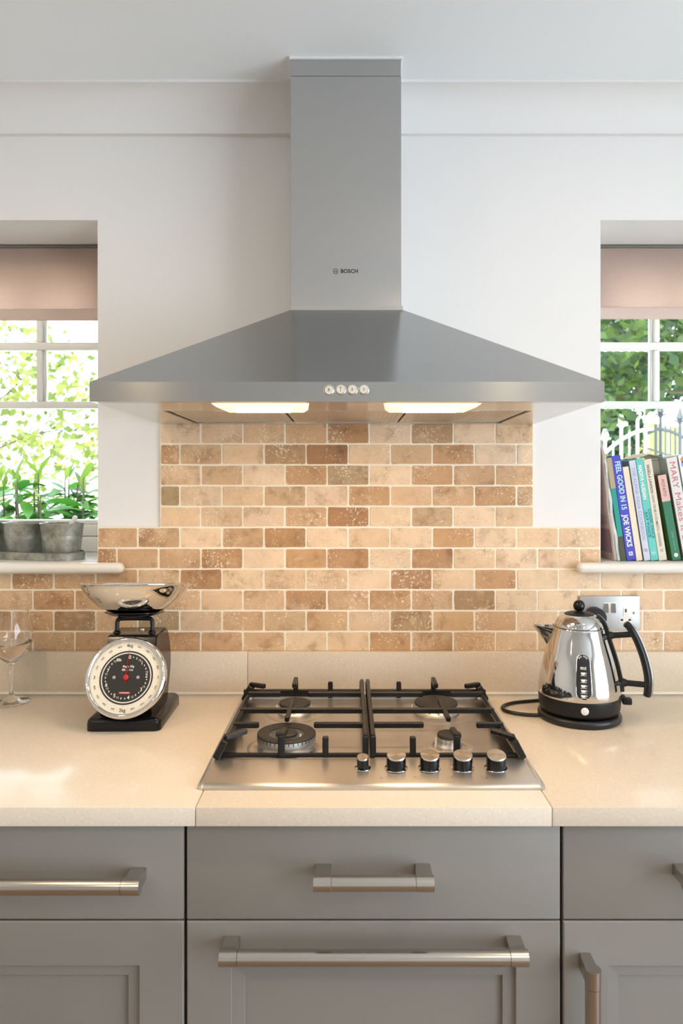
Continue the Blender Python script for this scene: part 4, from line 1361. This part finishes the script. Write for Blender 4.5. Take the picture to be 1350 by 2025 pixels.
# power base with its cable
kb = thing('power_stand', 'round black power stand under the kettle with its looped cable', 'kettle stand', (KX, WY(KDD), WT))
bm = nb(); add_lathe(bm, [(0.0, 0.0006), (0.084, 0.0006), (0.0872, 0.004), (0.0876, 0.010), (0.0860, 0.0145), (0.0830, 0.0165), (0.0775, 0.0160), (0.0740, 0.0120), (0.0, 0.0120)], 80); obj('base_body', bm, M['black_plastic'], kb, 40)
bm = nb(); add_lathe(bm, [(0.0, 0.012), (0.020, 0.012), (0.020, 0.0200), (0.0, 0.0200)], 32); obj('connector', bm, M['black_plastic'], kb, 40)
cz = 0.0048
cp = smooth_path([(-0.083, -0.002, 0.006), (-0.100, -0.001, cz), (-0.130, 0.008, cz), (-0.151, 0.026, cz), (-0.156, 0.048, cz), (-0.145, 0.070, cz), (-0.115, 0.090, cz), (-0.06, 0.105, cz), (0.0, 0.118, cz), (0.030, 0.130, 0.012), (0.042, 0.145, 0.060), (0.048, 0.148, 0.110), (0.0555, 0.1455, 0.150)], 6)
bm = nb(); add_tube(bm, cp, 0.0040, 10); obj('cable', bm, M['black_plastic'], kb, 60)

# ------------------------------------------------------------------ socket and plug
SKD = 1.763
kx_ = (WX(1146, SKD) + WX(1264.5, SKD)) / 2
kz_ = (WZ(1179, SKD) + WZ(1247, SKD)) / 2
sk = thing('wall_socket', 'brushed steel double wall socket with two switches behind the kettle', 'socket', (kx_, -0.0012, kz_))
bm = nb(); add_box(bm, -0.0728, 0.0728, -0.006, 0.0002, -0.0420, 0.0420, 0.0012, 2); obj('plate', bm, M['steel_plate'], sk, 40)
def sx(px): return WX(px, SKD - 0.006) - kx_
def sz(py): return WZ(py, SKD - 0.006) - kz_
bm = nb(); add_box(bm, sx(1194), sx(1219), -0.0072, -0.0058, sz(1214), sz(1192), 0.0006, 1); obj('switch_surround', bm, M['white_plastic'], sk, 40)
for a, b_ in ((1195.3, 1203.5), (1209.3, 1217.7)):
    bm = nb()
    add_prism(bm, [(-0.0085, sz(1194.2)), (-0.0102, sz(1203)), (-0.0112, sz(1212.2)), (-0.0066, sz(1212.2)), (-0.0066, sz(1194.2))], 'x', sx(a), sx(b_))
    obj('rocker_switch', bm, M['dark_chrome'], sk, 0)
# three pin outlet on the right: white T shaped insert with slots
def outlet(cx, parent):
    bm = nb()
    pts = [(cx - 0.0058, sz(1203)), (cx + 0.0058, sz(1203)), (cx + 0.0058, sz(1220)), (cx + 0.0155, sz(1220)), (cx + 0.0155, sz(1231.5)), (cx - 0.0155, sz(1231.5)), (cx - 0.0155, sz(1220)), (cx - 0.0058, sz(1220))]
    add_prism(bm, pts, 'y', -0.0068, -0.0058)
    ins = obj('outlet_insert', bm, M['white_plastic'], parent, 0)
    for x0_, x1_, y0_, y1_ in ((-0.0019, 0.0019, 1205, 1211.5), (-0.0125, -0.0065, 1224.8, 1228.6), (0.0065, 0.0125, 1224.8, 1228.6)):
        b2 = nb(); add_box(b2, cx + x0_, cx + x1_, -0.0071, -0.0066, sz(y1_), sz(y0_)); obj('pin_hole', b2, M['print'], ins, 0)
outlet(sx(1238.5), sk)
outlet(sx(1172), sk)
for px in (1255, 1155):
    bm = nb(); add_lathe(bm, [(0.0036, 0), (0.0034, 0.0010), (0.0, 0.0014)], 20); obj('screw', bm, M['chrome'], sk, 40, T(sx(px), -0.006, sz(1213)) @ FACE)
pl = thing('plug', 'round black mains plug pushed into the steel socket', 'plug', (WX(1180, 1.74) , -0.0085, WZ(1222, 1.74)))
bm = nb(); add_lathe(bm, [(0.0, 0.0), (0.0235, 0.0), (0.0240, 0.004), (0.0235, 0.018), (0.0220, 0.026), (0.0, 0.0275)], 48); obj('plug_body', bm, M['black_satin'], pl, 40, FACE)
bm = nb(); add_tube(bm, [(0, -0.012, -0.020), (0, -0.012, -0.036)], [0.006, 0.0045], 12); obj('cable_sleeve', bm, M['black_satin'], pl, 40)

# ------------------------------------------------------------------ wine glass with water
GX_, GD_ = WX(22, 1.685), 1.685
gp_out = [(0.0, 0.0005), (0.040, 0.0005), (0.0412, 0.0015), (0.036, 0.0040), (0.018, 0.0075), (0.0065, 0.0135), (0.0042, 0.024), (0.0040, 0.060), (0.0046, 0.080), (0.0085, 0.0905), (0.022, 0.1010), (0.0370, 0.1180), (0.0460, 0.1370), (0.0482, 0.1500), (0.0470, 0.1660), (0.0425, 0.1900), (0.0362, 0.2130)]
gp_in = [(0.0354, 0.2130), (0.0416, 0.1900), (0.0460, 0.1660), (0.0471, 0.1500), (0.0449, 0.1375), (0.0360, 0.1190), (0.0212, 0.1028), (0.0080, 0.0945), (0.0, 0.0935)]
bm = nb(); add_lathe(bm, gp_out + gp_in, 64)
wg = tag(obj('wine_glass', bm, M['crystal'], None, 60), 'clear stemmed wine glass at the left end of the worktop', 'glass')
wg.location = (GX_, WY(GD_), WT)
bm = nb(); add_lathe(bm, [(0.0, 0.0933), (0.0082, 0.0943), (0.0214, 0.1026), (0.0362, 0.1188), (0.0451, 0.1374), (0.0452, 0.1380), (0.0, 0.1380)], 64)
wtr = tag(obj('water', bm, M['water'], None, 40), 'clear water filling the lower bowl of the wine glass', 'drink')
wtr.location = wg.location

# ------------------------------------------------------------------ zinc pots on the left sill
SZ = 1.2303
PA = R(-17)
tcx, tcy = -0.829, WY(1.868)
tray = thing('zinc_tray', 'long weathered zinc tray holding three pots on the left sill', 'tray', (tcx, tcy, SZ), (0, 0, PA))
bm = nb()
def obl(hl, hw_, z, n=12):
    pts = []
    for i in range(n + 1): a = -PI / 2 + PI * i / n; pts.append(bm.verts.new((hl - hw_ + hw_ * math.cos(a), hw_ * math.sin(a), z)))
    for i in range(n + 1): a = PI / 2 + PI * i / n; pts.append(bm.verts.new((-hl + hw_ + hw_ * math.cos(a), hw_ * math.sin(a), z)))
    return pts
rs = [obl(0.166, 0.055, 0.0004), obl(0.168, 0.057, 0.0185), obl(0.1695, 0.0585, 0.0195), obl(0.1685, 0.0575, 0.0200), obl(0.1668, 0.0558, 0.0185), obl(0.165, 0.054, 0.0020)]
for a, b_ in zip(rs, rs[1:]):
    n = len(a)
    for i in range(n): bm.faces.new((a[i], a[(i + 1) % n], b_[(i + 1) % n], b_[i]))
bm.faces.new(rs[0]); bm.faces.new(rs[-1])
bmesh.ops.recalc_face_normals(bm, faces=bm.faces)
obj('tray_body', bm, M['zinc'], tray, 40)
def pot(u, label):
    x, y = tcx + u * math.cos(PA), tcy + u * math.sin(PA)
    t = thing('zinc_pot', label, 'pot', (x, y, SZ + 0.0023), (0, 0, random.uniform(0, 6)), group='zinc pots on the tray')
    pr_ = [(0.0, 0.0002), (0.0425, 0.0002), (0.0432, 0.003), (0.0475, 0.048), (0.0484, 0.0500), (0.0480, 0.0525), (0.0489, 0.0550), (0.0484, 0.0575), (0.0490, 0.0590), (0.0515, 0.0845), (0.0530, 0.0860), (0.0538, 0.0875), (0.0530, 0.0890), (0.0515, 0.0880), (0.0505, 0.0840), (0.0480, 0.0590), (0.0455, 0.0500)]
    bm = nb(); add_lathe(bm, pr_ + [(0.044, 0.060), (0.0, 0.062)] if False else pr_, 56); obj('pot_wall', bm, M['zinc'], t, 40)
    bm = nb(); add_lathe(bm, [(0.0476, 0.060), (0.03, 0.0635), (0.0, 0.0640)], 32); obj('soil', bm, M['soil'], t, 40)
    return t
pot(0.112, 'small galvanised zinc pot with a white peg, nearest the wall edge')
pot(-0.001, 'small galvanised zinc pot standing in the middle of the tray')
pot(-0.114, 'small galvanised zinc pot at the far left end of the tray')
p0 = (tcx + 0.112 * math.cos(PA), tcy + 0.112 * math.sin(PA))
bm = nb(); add_tube(bm, [(0, 0, 0.0), (0.020, 0.004, 0.034), (0.0225, 0.0045, 0.0385)], [0.0055, 0.0058, 0.0060], 14)
bmesh.ops.create_uvsphere(bm, u_segments=16, v_segments=10, radius=0.0062, matrix=T(0.0228, 0.0045, 0.039))
o = tag(obj('plant_peg', bm, M['white_plastic'], None, 60), 'white rounded peg leaning in the nearest zinc pot', 'peg')
o.location = (p0[0] + 0.012, p0[1] - 0.01, SZ + 0.0655)

# ------------------------------------------------------------------ cookbooks on the right sill
BS = 805.0
BD = F / BS
def bxx(px): return (px - 688) / BS
SERIF = 0
def book(label, bl, br, tl, ytop, cols, name='cookbook', depth=0.19, dy=0.0, cover=None, texts=(), bands=(), discs=(), ybot=1111, soft=False):
    """spine edges in the wall plane: bottom left, bottom right, top left, top height"""
    h = (ybot - ytop) / BS
    th = (br - bl) / BS
    lean = math.atan((bl - tl) / (ybot - ytop))
    hl = h / math.cos(lean)
    wd = th * math.cos(lean)
    t = thing(name, label, 'book', (bxx(bl), WY(BD) + dy, SZ + 0.0004 + max(0.0, wd * math.sin(lean) * 0.0)), (0, -lean, 0), group='cookbooks on the right sill')
    ms = mat('book spine', cols, 0.45)
    mc = mat('book cover', cover or cols, 0.5)
    bm = nb()
    b = 0.0022 if not soft else 0.0008
    add_box(bm, 0, wd, 0, b, 0, hl, 0.0007, 1)
    obj('spine', bm, ms, t, 40)
    for x0, x1 in ((0, b), (wd - b, wd)):
        bm = nb(); add_box(bm, x0, x1, b, depth, 0, hl); obj('cover', bm, mc, t, 0)
    bm = nb(); add_box(bm, b, wd - b, b, depth - 0.004, 0.003, hl - 0.003); obj('page_block', bm, M['paper'], t, 0)
    for z0, z1, c in bands:
        bm = nb(); add_box(bm, 0.0002, wd - 0.0002, -0.0003, 0.0004, hl * z0, hl * z1); obj('spine_panel', bm, mat('spine panel', c, 0.45), t, 0)
    for z0, z1, size, s, c, bold, ux in texts:
        bm = text_bm(s, size, bold, 'LEFT')
        x0_, x1_ = min(v.co.x for v in bm.verts), max(v.co.x for v in bm.verts)
        kx__ = hl * (z0 - z1) / (x1_ - x0_)
        for v in bm.verts: v.co.x = (v.co.x - x0_) * kx__
        xf = Matrix(((0, 1, 0, wd * ux), (0, 0, -1, -0.0006), (-1, 0, 0, hl * z0), (0, 0, 0, 1)))
        obj('lettering', bm, mat('lettering', c, 0.5), t, 0, xf)
    for z0, r, c, ux in discs:
        bm = nb(); add_disc2d(bm, r, 20); obj('badge', bm, mat('badge', c, 0.5), t, 0, T(wd * ux, -0.0006, hl * z0) @ FACE)
    return t, wd, hl

WHT, INK = srgb(244, 244, 240), srgb(60, 58, 60)
# two magazines leaning on the reveal
def magazine(label, bl, br, tl, ytop, col, edge, wave, printed=False):
    h = (1112 - ytop) / BS
    th = (br - bl) / BS
    lean = math.atan((bl - tl) / (1112 - ytop))
    t = thing('magazine', label, 'magazine', (bxx(bl), WY(BD) + 0.002, SZ + 0.0006), (0, -lean, 0), group='magazines on the right sill')
    hl = h / math.cos(lean)
    bm = nb()
    n = 22
    for s, nm in ((0, 'cover'), ):
        pass
    def sheet(x0, x1, m, nm):
        bm = nb()
        va, vb = [], []
        for i in range(n + 1):
            z = hl * i / n
            dx = wave * math.sin(i * 0.42 + 0.6) + wave * 0.35 * math.sin(i * 1.7)
            yy = 0.002 * math.sin(i * 0.9)
            va.append([bm.verts.new(p) for p in ((x0 + dx, yy, z), (x1 + dx, yy, z), (x1 + dx * 0.4, 0.19, z), (x0 + dx * 0.4, 0.19, z))])
        for a, b_ in zip(va, va[1:]):
            for j in range(4): bm.faces.new((a[j], a[(j + 1) % 4], b_[(j + 1) % 4], b_[j]))
        bm.faces.new(va[0]); bm.faces.new(va[-1])
        bmesh.ops.recalc_face_normals(bm, faces=bm.faces)
        return obj(nm, bm, m, t, 50)
    sheet(0.0, 0.0007, mat('magazine cover', col, 0.4), 'cover')
    sheet(0.0009, th - 0.0006, mat('magazine pages', edge, 0.7, noise=(120, 0.25)), 'page_block')
    if printed:
        xf = Matrix(((0, 0, -1, -0.0012), (-1, 0, 0, 0), (0, 1, 0, 0), (0, 0, 0, 1)))
        bm = nb(); add_rect2d(bm, -0.150, -0.012, hl * 0.06, hl * 0.26); obj('printed_panel', bm, mat('mauve print', srgb(176, 132, 140), 0.5), t, 0, xf)
        bm = nb()
        for i in range(6): add_rect2d(bm, -0.120, -0.012, hl * (0.30 + 0.014 * i), hl * (0.303 + 0.014 * i))
        for i in range(12): add_rect2d(bm, -0.140, -0.018, hl * (0.075 + 0.015 * i), hl * (0.077 + 0.015 * i))
        obj('printed_lines', bm, mat('grey print', srgb(120, 100, 100), 0.5), t, 0, T(-0.0003, 0, 0) @ xf)
    return t
magazine('pale pink magazine leaning on the reveal, mauve panel on its back', 1215, 1220, 1186.2, 872, srgb(214, 186, 170), srgb(176, 170, 165), 0.0012, True)
magazine('grey curled magazine squeezed between pink magazine and teal book', 1220.8, 1227, 1191.5, 896, srgb(196, 194, 190), srgb(212, 212, 208), 0.0011)
t, wd, hl = book('slim teal cookbook with a photo band, left of the blue book', 1228, 1238.5, 1198.5, 907, srgb(24, 150, 138), bands=((0.70, 0.995, srgb(178, 160, 128)), (0.005, 0.235, srgb(70, 72, 40))), soft=True)
bm = nb(); add_box(bm, wd * 0.3, wd * 0.3 + 0.009, 0.03, 0.0305, hl - 0.03, hl + 0.010); o = obj('bookmark', bm, flat('yellow marker', 214, 176, 40), t, 0); o['label'] = 'yellow page marker'
LCY = srgb(190, 226, 240)
t, wd, hl = book('bright blue cookbook spine with bold white title', 1239.5, 1257.5, 1208.7, 904, srgb(66, 68, 190), texts=((0.945, 0.485, 0.0175, 'FEEL GOOD IN 15', LCY, 0.028, 0.52), (0.44, 0.13, 0.0175, 'JOE WICKS', WHT, 0.028, 0.5)), bands=())
bm = nb(); add_rect2d(bm, -0.0048, 0.0048, -0.0048, 0.0048); obj('badge', bm, mat('badge', srgb(225, 222, 240), 0.5), t, 0, T(wd * 0.52, -0.0006, hl * 0.065) @ FACE)
bm = nb(); join(bm, text_bm('B', 0.008, 0.02)); obj('lettering', bm, flat('badge letter', 66, 68, 190), t, 0, T(wd * 0.52, -0.0009, hl * 0.065) @ FACE)
book('short cream paperback between blue and lilac books', 1258.5, 1270.5, 1230.5, 925.5, srgb(232, 218, 196), soft=True)
t, wd, hl = book('pale lilac cookbook with a sage cover beside the turquoise book', 1273.5, 1286.5, 1243, 913, srgb(206, 208, 222), cover=srgb(120, 150, 132), texts=((0.93, 0.20, 0.0112, 'THE ALPINE INDIA COOKBOOK', srgb(150, 160, 205), 0.0, 0.45),))
bm = nb(); add_ring2d(bm, 0.0026, 0.0033, 18, -0.002, 0.001); add_ring2d(bm, 0.0026, 0.0033, 18, 0.002, -0.001); obj('badge', bm, flat('blue badge', 70, 80, 140), t, 0, T(wd * 0.45, -0.0006, hl * 0.105) @ FACE)
t, wd, hl = book('turquoise cookbook spine with white author name', 1287.2, 1302.4, 1256.2, 909.5, srgb(98, 196, 184), texts=((0.935, 0.60, 0.0120, 'NADIYA HUSSAIN', WHT, 0.028, 0.40), (0.50, 0.215, 0.0085, 'COOK ONCE', srgb(20, 120, 150), 0.014, 0.76), (0.475, 0.23, 0.0085, 'EAT TWICE', srgb(20, 120, 150), 0.014, 0.28)))
bm = nb(); add_ring2d(bm, 0.0052, 0.0057, 24); join(bm, text_bm('BBC', 0.0042, 0.01), T(0, 0, 0)); obj('badge', bm, mat('badge', WHT, 0.5), t, 0, T(wd * 0.46, -0.0006, hl * 0.075) @ FACE)
t, wd, hl = book('ivory cookbook spine with small black author name', 1303, 1319, 1271.8, 911, srgb(222, 212, 192), texts=((0.945, 0.665, 0.0088, 'NIGELLA LAWSON', INK, 0.012, 0.42), (0.645, 0.14, 0.0080, 'HOW TO BE A DOMESTIC GODDESS', srgb(110, 106, 104), 0.002, 0.45), (0.115, 0.085, 0.0080, 'CC', srgb(120, 90, 84), 0.01, 0.5)))
t, wd, hl = book('short green book with a pink title panel', 1329.5, 1347, 1299.5, 942, srgb(28, 112, 74), cover=srgb(104, 70, 38), bands=((0.69, 0.998, srgb(222, 176, 168)),), texts=((0.945, 0.75, 0.0100, 'POTATO', srgb(104, 86, 84), 0.004, 0.45), (0.34, 0.12, 0.0060, 'JAMES MARTIN', srgb(120, 190, 150), 0.0, 0.5)), discs=((0.062, 0.0052, srgb(225, 220, 205), 0.5),))
bm = nb(); add_box(bm, -0.0006, -0.0002, 0.004, 0.17, 0.004, hl * 0.72); obj('cover_photo', bm, flat('green photo', 62, 110, 40), t, 0)
t, wd, hl = book('tall white cookbook with large pink serif style title', 1352.5, 1374, 1316.5, 908, srgb(216, 216, 210), cover=srgb(150, 158, 142), texts=((0.955, 0.70, 0.0215, 'MARY', srgb(206, 96, 116), -0.006, 0.45), (0.655, 0.06, 0.0215, 'Makes it Easy', srgb(206, 96, 116), -0.006, 0.45)))
bm = nb(); add_box(bm, -0.0006, -0.0002, 0.045, 0.18, hl * 0.3, hl * 0.985); obj('cover_photo', bm, flat('cream photo', 216, 206, 178), t, 0)
bm = nb(); add_box(bm, 0.002, 0.014, 0.05, 0.0505, hl - 0.03, hl + 0.010); o = obj('bookmark', bm, flat('blue marker', 60, 120, 150), t, 0); o['label'] = 'blue page marker'
book('white book with an orange round badge at the frame edge', 1376, 1396, 1340, 902, srgb(232, 232, 236), discs=((0.95, 0.009, srgb(214, 140, 84), 0.55), (0.91, 0.0085, srgb(150, 160, 210), 0.5)))
# crumpled paper packet lying on the books
bm = nb()
bmesh.ops.create_grid(bm, x_segments=14, y_segments=8, size=0.5, matrix=Matrix.Diagonal((0.066, 0.11, 1, 1)))
rp_ = random.Random(4)
for v in bm.verts:
    u, q = v.co.x / 0.033, v.co.y / 0.055
    v.co.z = 0.012 * (1 - u * u) * (1 - 0.4 * q * q) + rp_.uniform(-0.0016, 0.0016) + 0.0015
bmesh.ops.solidify(bm, geom=list(bm.faces), thickness=0.0012)
o = tag(obj('paper_packet', bm, mat('patterned paper', srgb(196, 182, 140), 0.7, noise=(260, 0.35)), None, 20), 'crumpled beige paper packet lying on top of the cookbooks', 'packet')
o.location = (bxx(1291), WY(BD) + 0.075, WZ(908.0, BD) + 0.0035)
o.rotation_euler = (0, R(-2), 0)

# ------------------------------------------------------------------ garden
bm = nb(); add_box(bm, -60, 60, 0.45, 90, -0.35, -0.30); struct('ground', bm, M['gravel'], 0)
bm = nb(); add_box(bm, 3.2, 40, 8.2, 40, -0.2995, -0.29); struct('lawn', bm, M['lawn'], 0)

def leaf_template(L, W_, fold=0.25, bend=0.15):
    """a folded pointed leaf of 8 faces lying along +y from the origin"""
    bm = nb()
    st = [(0, 0.02), (0.25, 0.75), (0.5, 1.0), (0.78, 0.62), (1.0, 0.0)]
    mid, lf, rg = [], [], []
    for s, k in st:
        z = -bend * L * s * s
        mid.append(bm.verts.new((0, L * s, z)))
        if k > 0:
            lf.append(bm.verts.new((-W_ / 2 * k, L * s, z + fold * W_ / 2 * k)))
            rg.append(bm.verts.new((W_ / 2 * k, L * s, z + fold * W_ / 2 * k)))
    for i in range(3):
        bm.faces.new((mid[i], mid[i + 1], lf[i + 1], lf[i]))
        bm.faces.new((mid[i], rg[i], rg[i + 1], mid[i + 1]))
    bm.faces.new((mid[3], mid[4], lf[3]))
    bm.faces.new((mid[3], rg[3], mid[4]))
    return bm
def leaf_mesh(name, m, *a):
    bm = leaf_template(*a)
    for f in bm.faces: f.smooth = True
    me = bpy.data.meshes.new(name)
    bm.to_mesh(me)
    bm.free()
    me.materials.append(m)
    return me
lm = [leaf_mesh('leaf', M['laurel'], 0.085, 0.034), leaf_mesh('leaf', M['laurel'], 0.07, 0.032, 0.3, 0.25), leaf_mesh('leaf', M['laurel_young'], 0.06, 0.018, 0.4, 0.05)]
def laurel(label, x, y, ztop, n, spread, seed):
    rnd = random.Random(seed)
    t = thing('laurel_shrub', label, 'shrub', (x, y, -0.3), group='laurels below the left window')
    stems = nb()
    for s in range(14):
        dx, dy = (-1 + 2 * (s + rnd.random()) / 14) * spread, rnd.uniform(-0.6, 0.6) * spread
        zt = ztop + 0.3 - abs(dx) * 0.1 - rnd.uniform(0.0, 0.09)
        pth = smooth_path([(dx * 0.2, dy * 0.2, 0), (dx * 0.6, dy * 0.6, zt * 0.5), (dx * 0.95, dy * 0.95, zt * 0.88), (dx, dy, zt)], 3)
        add_tube(stems, pth, [0.009 - 0.007 * i / (len(pth) - 1) for i in range(len(pth))], 5)
        for q in range(n // 14):
            u = rnd.random() ** 1.1
            z = zt - 0.30 * u
            k = z / zt
            o = link('leaf', lm[2] if u < 0.10 else lm[rnd.randrange(2)], None, t)
            o.location = (dx * (0.9 * k + 0.1) + rnd.uniform(-0.05, 0.05) * u, dy * (0.9 * k + 0.1) + rnd.uniform(-0.05, 0.05) * u, z)
            o.rotation_euler = (R(rnd.uniform(-25, 40)) if u > 0.08 else R(rnd.uniform(45, 80)), R(rnd.uniform(-25, 25)), rnd.uniform(0, 2 * PI))
            sc = rnd.uniform(0.85, 1.5)
            o.scale = (sc, sc, sc)
    obj('stem', stems, M['bark'], t, 50)
laurel('glossy green laurel outside the left window nearest the wall edge', -1.04, 0.80, 1.47, 280, 0.19, 3)
laurel('glossy green laurel at the far left below the left window', -1.50, 0.95, 1.47, 280, 0.19, 5)

def cloud(bm, rnd, n, c, rad, L, W_):
    """n small four-point leaves in an ellipsoid"""
    for _ in range(n):
        while True:
            p = Vector((rnd.uniform(-1, 1), rnd.uniform(-1, 1), rnd.uniform(-1, 1)))
            if p.length < 1: break
        p = Vector((c[0] + p.x * rad[0], c[1] + p.y * rad[1], c[2] + p.z * rad[2]))
        d = Vector((rnd.gauss(0, 1), rnd.gauss(0, 1), rnd.gauss(-0.3, 0.7))).normalized()
        s = d.orthogonal().normalized()
        s.rotate(Matrix.Rotation(rnd.uniform(0, 6.28), 3, d))
        k = rnd.uniform(0.7, 1.3)
        bm.faces.new([bm.verts.new(q) for q in (p, p + d * L * 0.45 * k + s * W_ * 0.5 * k, p + d * L * k, p + d * L * 0.45 * k - s * W_ * 0.5 * k)])

def tree(label, x, y, h, crowns, m, seed, L=0.09, W_=0.055, trunk=0.06):
    rnd = random.Random(seed)
    t = thing('tree', label, 'tree', (x, y, -0.3), group='trees beyond the windows')
    bm = nb()
    top = Vector((0, 0, h * 0.8))
    add_tube(bm, smooth_path([(0, 0, 0), (0.05, 0.02, h * 0.3), (-0.04, 0.03, h * 0.6), (0.0, 0, h * 0.85)], 5), [trunk * (1 - 0.045 * i) for i in range(16)], 8)
    obj('trunk', bm, M['bark'], t, 50)
    bm = nb()
    for c, rad, n in crowns:
        a = Vector((0, 0, max(0.4, min(h * 0.75, c[2] - rad[2] * 0.7))))
        e = Vector(c)
        midp = (a + e) / 2 + Vector((rnd.uniform(-0.1, 0.1), 0, rnd.uniform(-0.05, 0.12)))
        add_tube(bm, smooth_path([a, midp, e], 4), [trunk * 0.35 * (1 - 0.09 * i) for i in range(9)], 6)
        for q in range(4):
            d = Vector((rnd.uniform(-1, 1) * rad[0], rnd.uniform(-1, 1) * rad[1], rnd.uniform(-0.8, 0.8) * rad[2])) * 0.8
            add_tube(bm, smooth_path([midp.lerp(e, 0.6), e + d * 0.5 + Vector((0, 0, 0.04)), e + d], 3), [trunk * 0.16 * (1 - 0.11 * i) for i in range(7)], 5)
    obj('branch', bm, M['bark'], t, 50)
    bm = nb()
    for c, rad, n in crowns: cloud(bm, rnd, n, c, rad, L, W_)
    f = obj('foliage', bm, m, t, 0)
    f['kind'] = 'stuff'
# left: thin pale tree against the bright sky
tree('thin pale leaved tree seen against the sky through the left window', -2.75, 3.4, 2.9,
     [((-0.4, 0, 2.45), (0.5, 0.5, 0.35), 420), ((0.45, 0.1, 2.55), (0.45, 0.5, 0.35), 420), ((0.0, 0.3, 1.95), (0.7, 0.5, 0.3), 480), ((0.9, 0, 2.1), (0.4, 0.4, 0.35), 330), ((-0.8, 0.1, 2.0), (0.4, 0.4, 0.4), 300), ((0.3, 0, 1.6), (0.6, 0.4, 0.22), 160)], M['leaf_pale'], 21, 0.075, 0.045, 0.028)
# right: full trees
tree('dense green tree whose crown fills the upper right window', 2.75, 3.2, 3.6,
     [((-0.9, 0, 2.72), (0.5, 0.6, 0.38), 800), ((-0.2, 0.2, 2.78), (0.6, 0.7, 0.42), 900), ((-0.9, 0.2, 2.35), (0.35, 0.5, 0.25), 240), ((-0.1, 0, 2.42), (0.35, 0.5, 0.22), 260)], M['leaf_mid'], 31, 0.085, 0.06, 0.045)
tree('darker green tree standing farther back behind the garden gate', 4.9, 7.5, 5.2,
     [((-1.62, 0.0, 2.35), (0.45, 0.6, 0.7), 1100), ((-1.2, 0.4, 3.5), (1.5, 0.9, 0.80), 2800), ((-0.1, 0.4, 4.4), (1.5, 1.0, 0.9), 1500)], M['leaf_dark'], 41, 0.13, 0.09, 0.07)
tree('pale bushy tree left of the garden gate behind the cookbooks', 2.70, 6.2, 2.3,
     [((0.0, 0, 1.55), (0.45, 0.3, 0.5), 700), ((-0.4, 0.1, 1.4), (0.45, 0.3, 0.5), 500)], M['leaf_pale'], 51, 0.09, 0.06, 0.04)
# pale sunlit board fence beyond the gate
fn = thing('garden_fence', 'pale sunlit fence of upright boards beyond the grey gate leaf', 'fence', (4.9, 9.4, -0.29))
fence_wood = mat('sunlit fence boards', srgb(150, 148, 84), 0.85, noise=(9, 0.2))
bm = nb(); add_box(bm, -0.047, 0.047, -0.012, 0.012, 0, 2.62, 0.004, 1)
bme = bpy.data.meshes.new('board')
bm.to_mesh(bme); bm.free(); bme.materials.append(fence_wood)
for i in range(26):
    o = link('board', bme, None, fn)
    o.location = (-1.05 + i * 0.103, random.uniform(-0.004, 0.004), 0)
    o.scale = (1, 1, random.uniform(0.985, 1.01))
for z in (0.4, 1.7):
    bm = nb(); add_box(bm, -1.1, 1.6, 0.014, 0.055, z - 0.04, z + 0.04); obj('rail', bm, fence_wood, fn, 0)
# arched garden gate, two leaves
GDI = 7.4
GY = WY(GDI)
gs = GDI / F
def gate(label, pxs, m, sgn, pitch, spears):
    t = thing('garden_gate', label, 'gate', ((pxs[0] + pxs[1]) / 2 * gs - 688 * gs, GY, -0.29), group='arched garden gates')
    cx = (pxs[0] + pxs[1]) / 2
    def topz(px):
        u = abs(px - 1293) / 110.0
        return WZ(848 + 62 * u * u, GDI) + 0.29
    X_ = lambda px: (px - cx) * gs
    k = 14
    bm = nb(); add_tube(bm, [(X_(pxs[0] + (pxs[1] - pxs[0]) * i / k), 0, topz(pxs[0] + (pxs[1] - pxs[0]) * i / k)) for i in range(k + 1)], 0.017, 8); obj('arch_rail', bm, m, t, 50)
    for z in (0.25, 0.95):
        bm = nb(); add_box(bm, X_(pxs[0]), X_(pxs[1]), -0.012, 0.012, z - 0.02, z + 0.02); obj('rail', bm, m, t, 0)
    px = pxs[0]
    i = 0
    while px <= pxs[1] + 0.5:
        edge = px < pxs[0] + 1 or px > pxs[1] - pitch
        spear = i % (2 if sgn < 0 else 4) == spears
        r = 0.016 if edge or spear else 0.008
        zt = topz(px) + (0.14 if spear else 0.05)
        bm = nb(); add_tube(bm, [(X_(px), 0, 0.0), (X_(px), 0, zt)], r, 8)
        if spear:
            add_lathe(bm, [(0.016, 0.0), (0.030, 0.015), (0.014, 0.03), (0.040, 0.055), (0.018, 0.12), (0.0, 0.19)], 10, (X_(px), 0, zt - 0.02))
            add_box(bm, X_(px) - 0.055, X_(px) + 0.055, -0.008, 0.008, zt + 0.0, zt + 0.018)
        obj('bar', bm, m, t, 50)
        px += pitch
        i += 1
gate('left leaf of the arched garden gate, its sun glare painted white', (1196, 1290), M['gate_glare'], -1, 16, 0)
gate('grey painted right leaf of the arched garden gate', (1296, 1392), M['gate_iron'], 1, 9.6, 1)
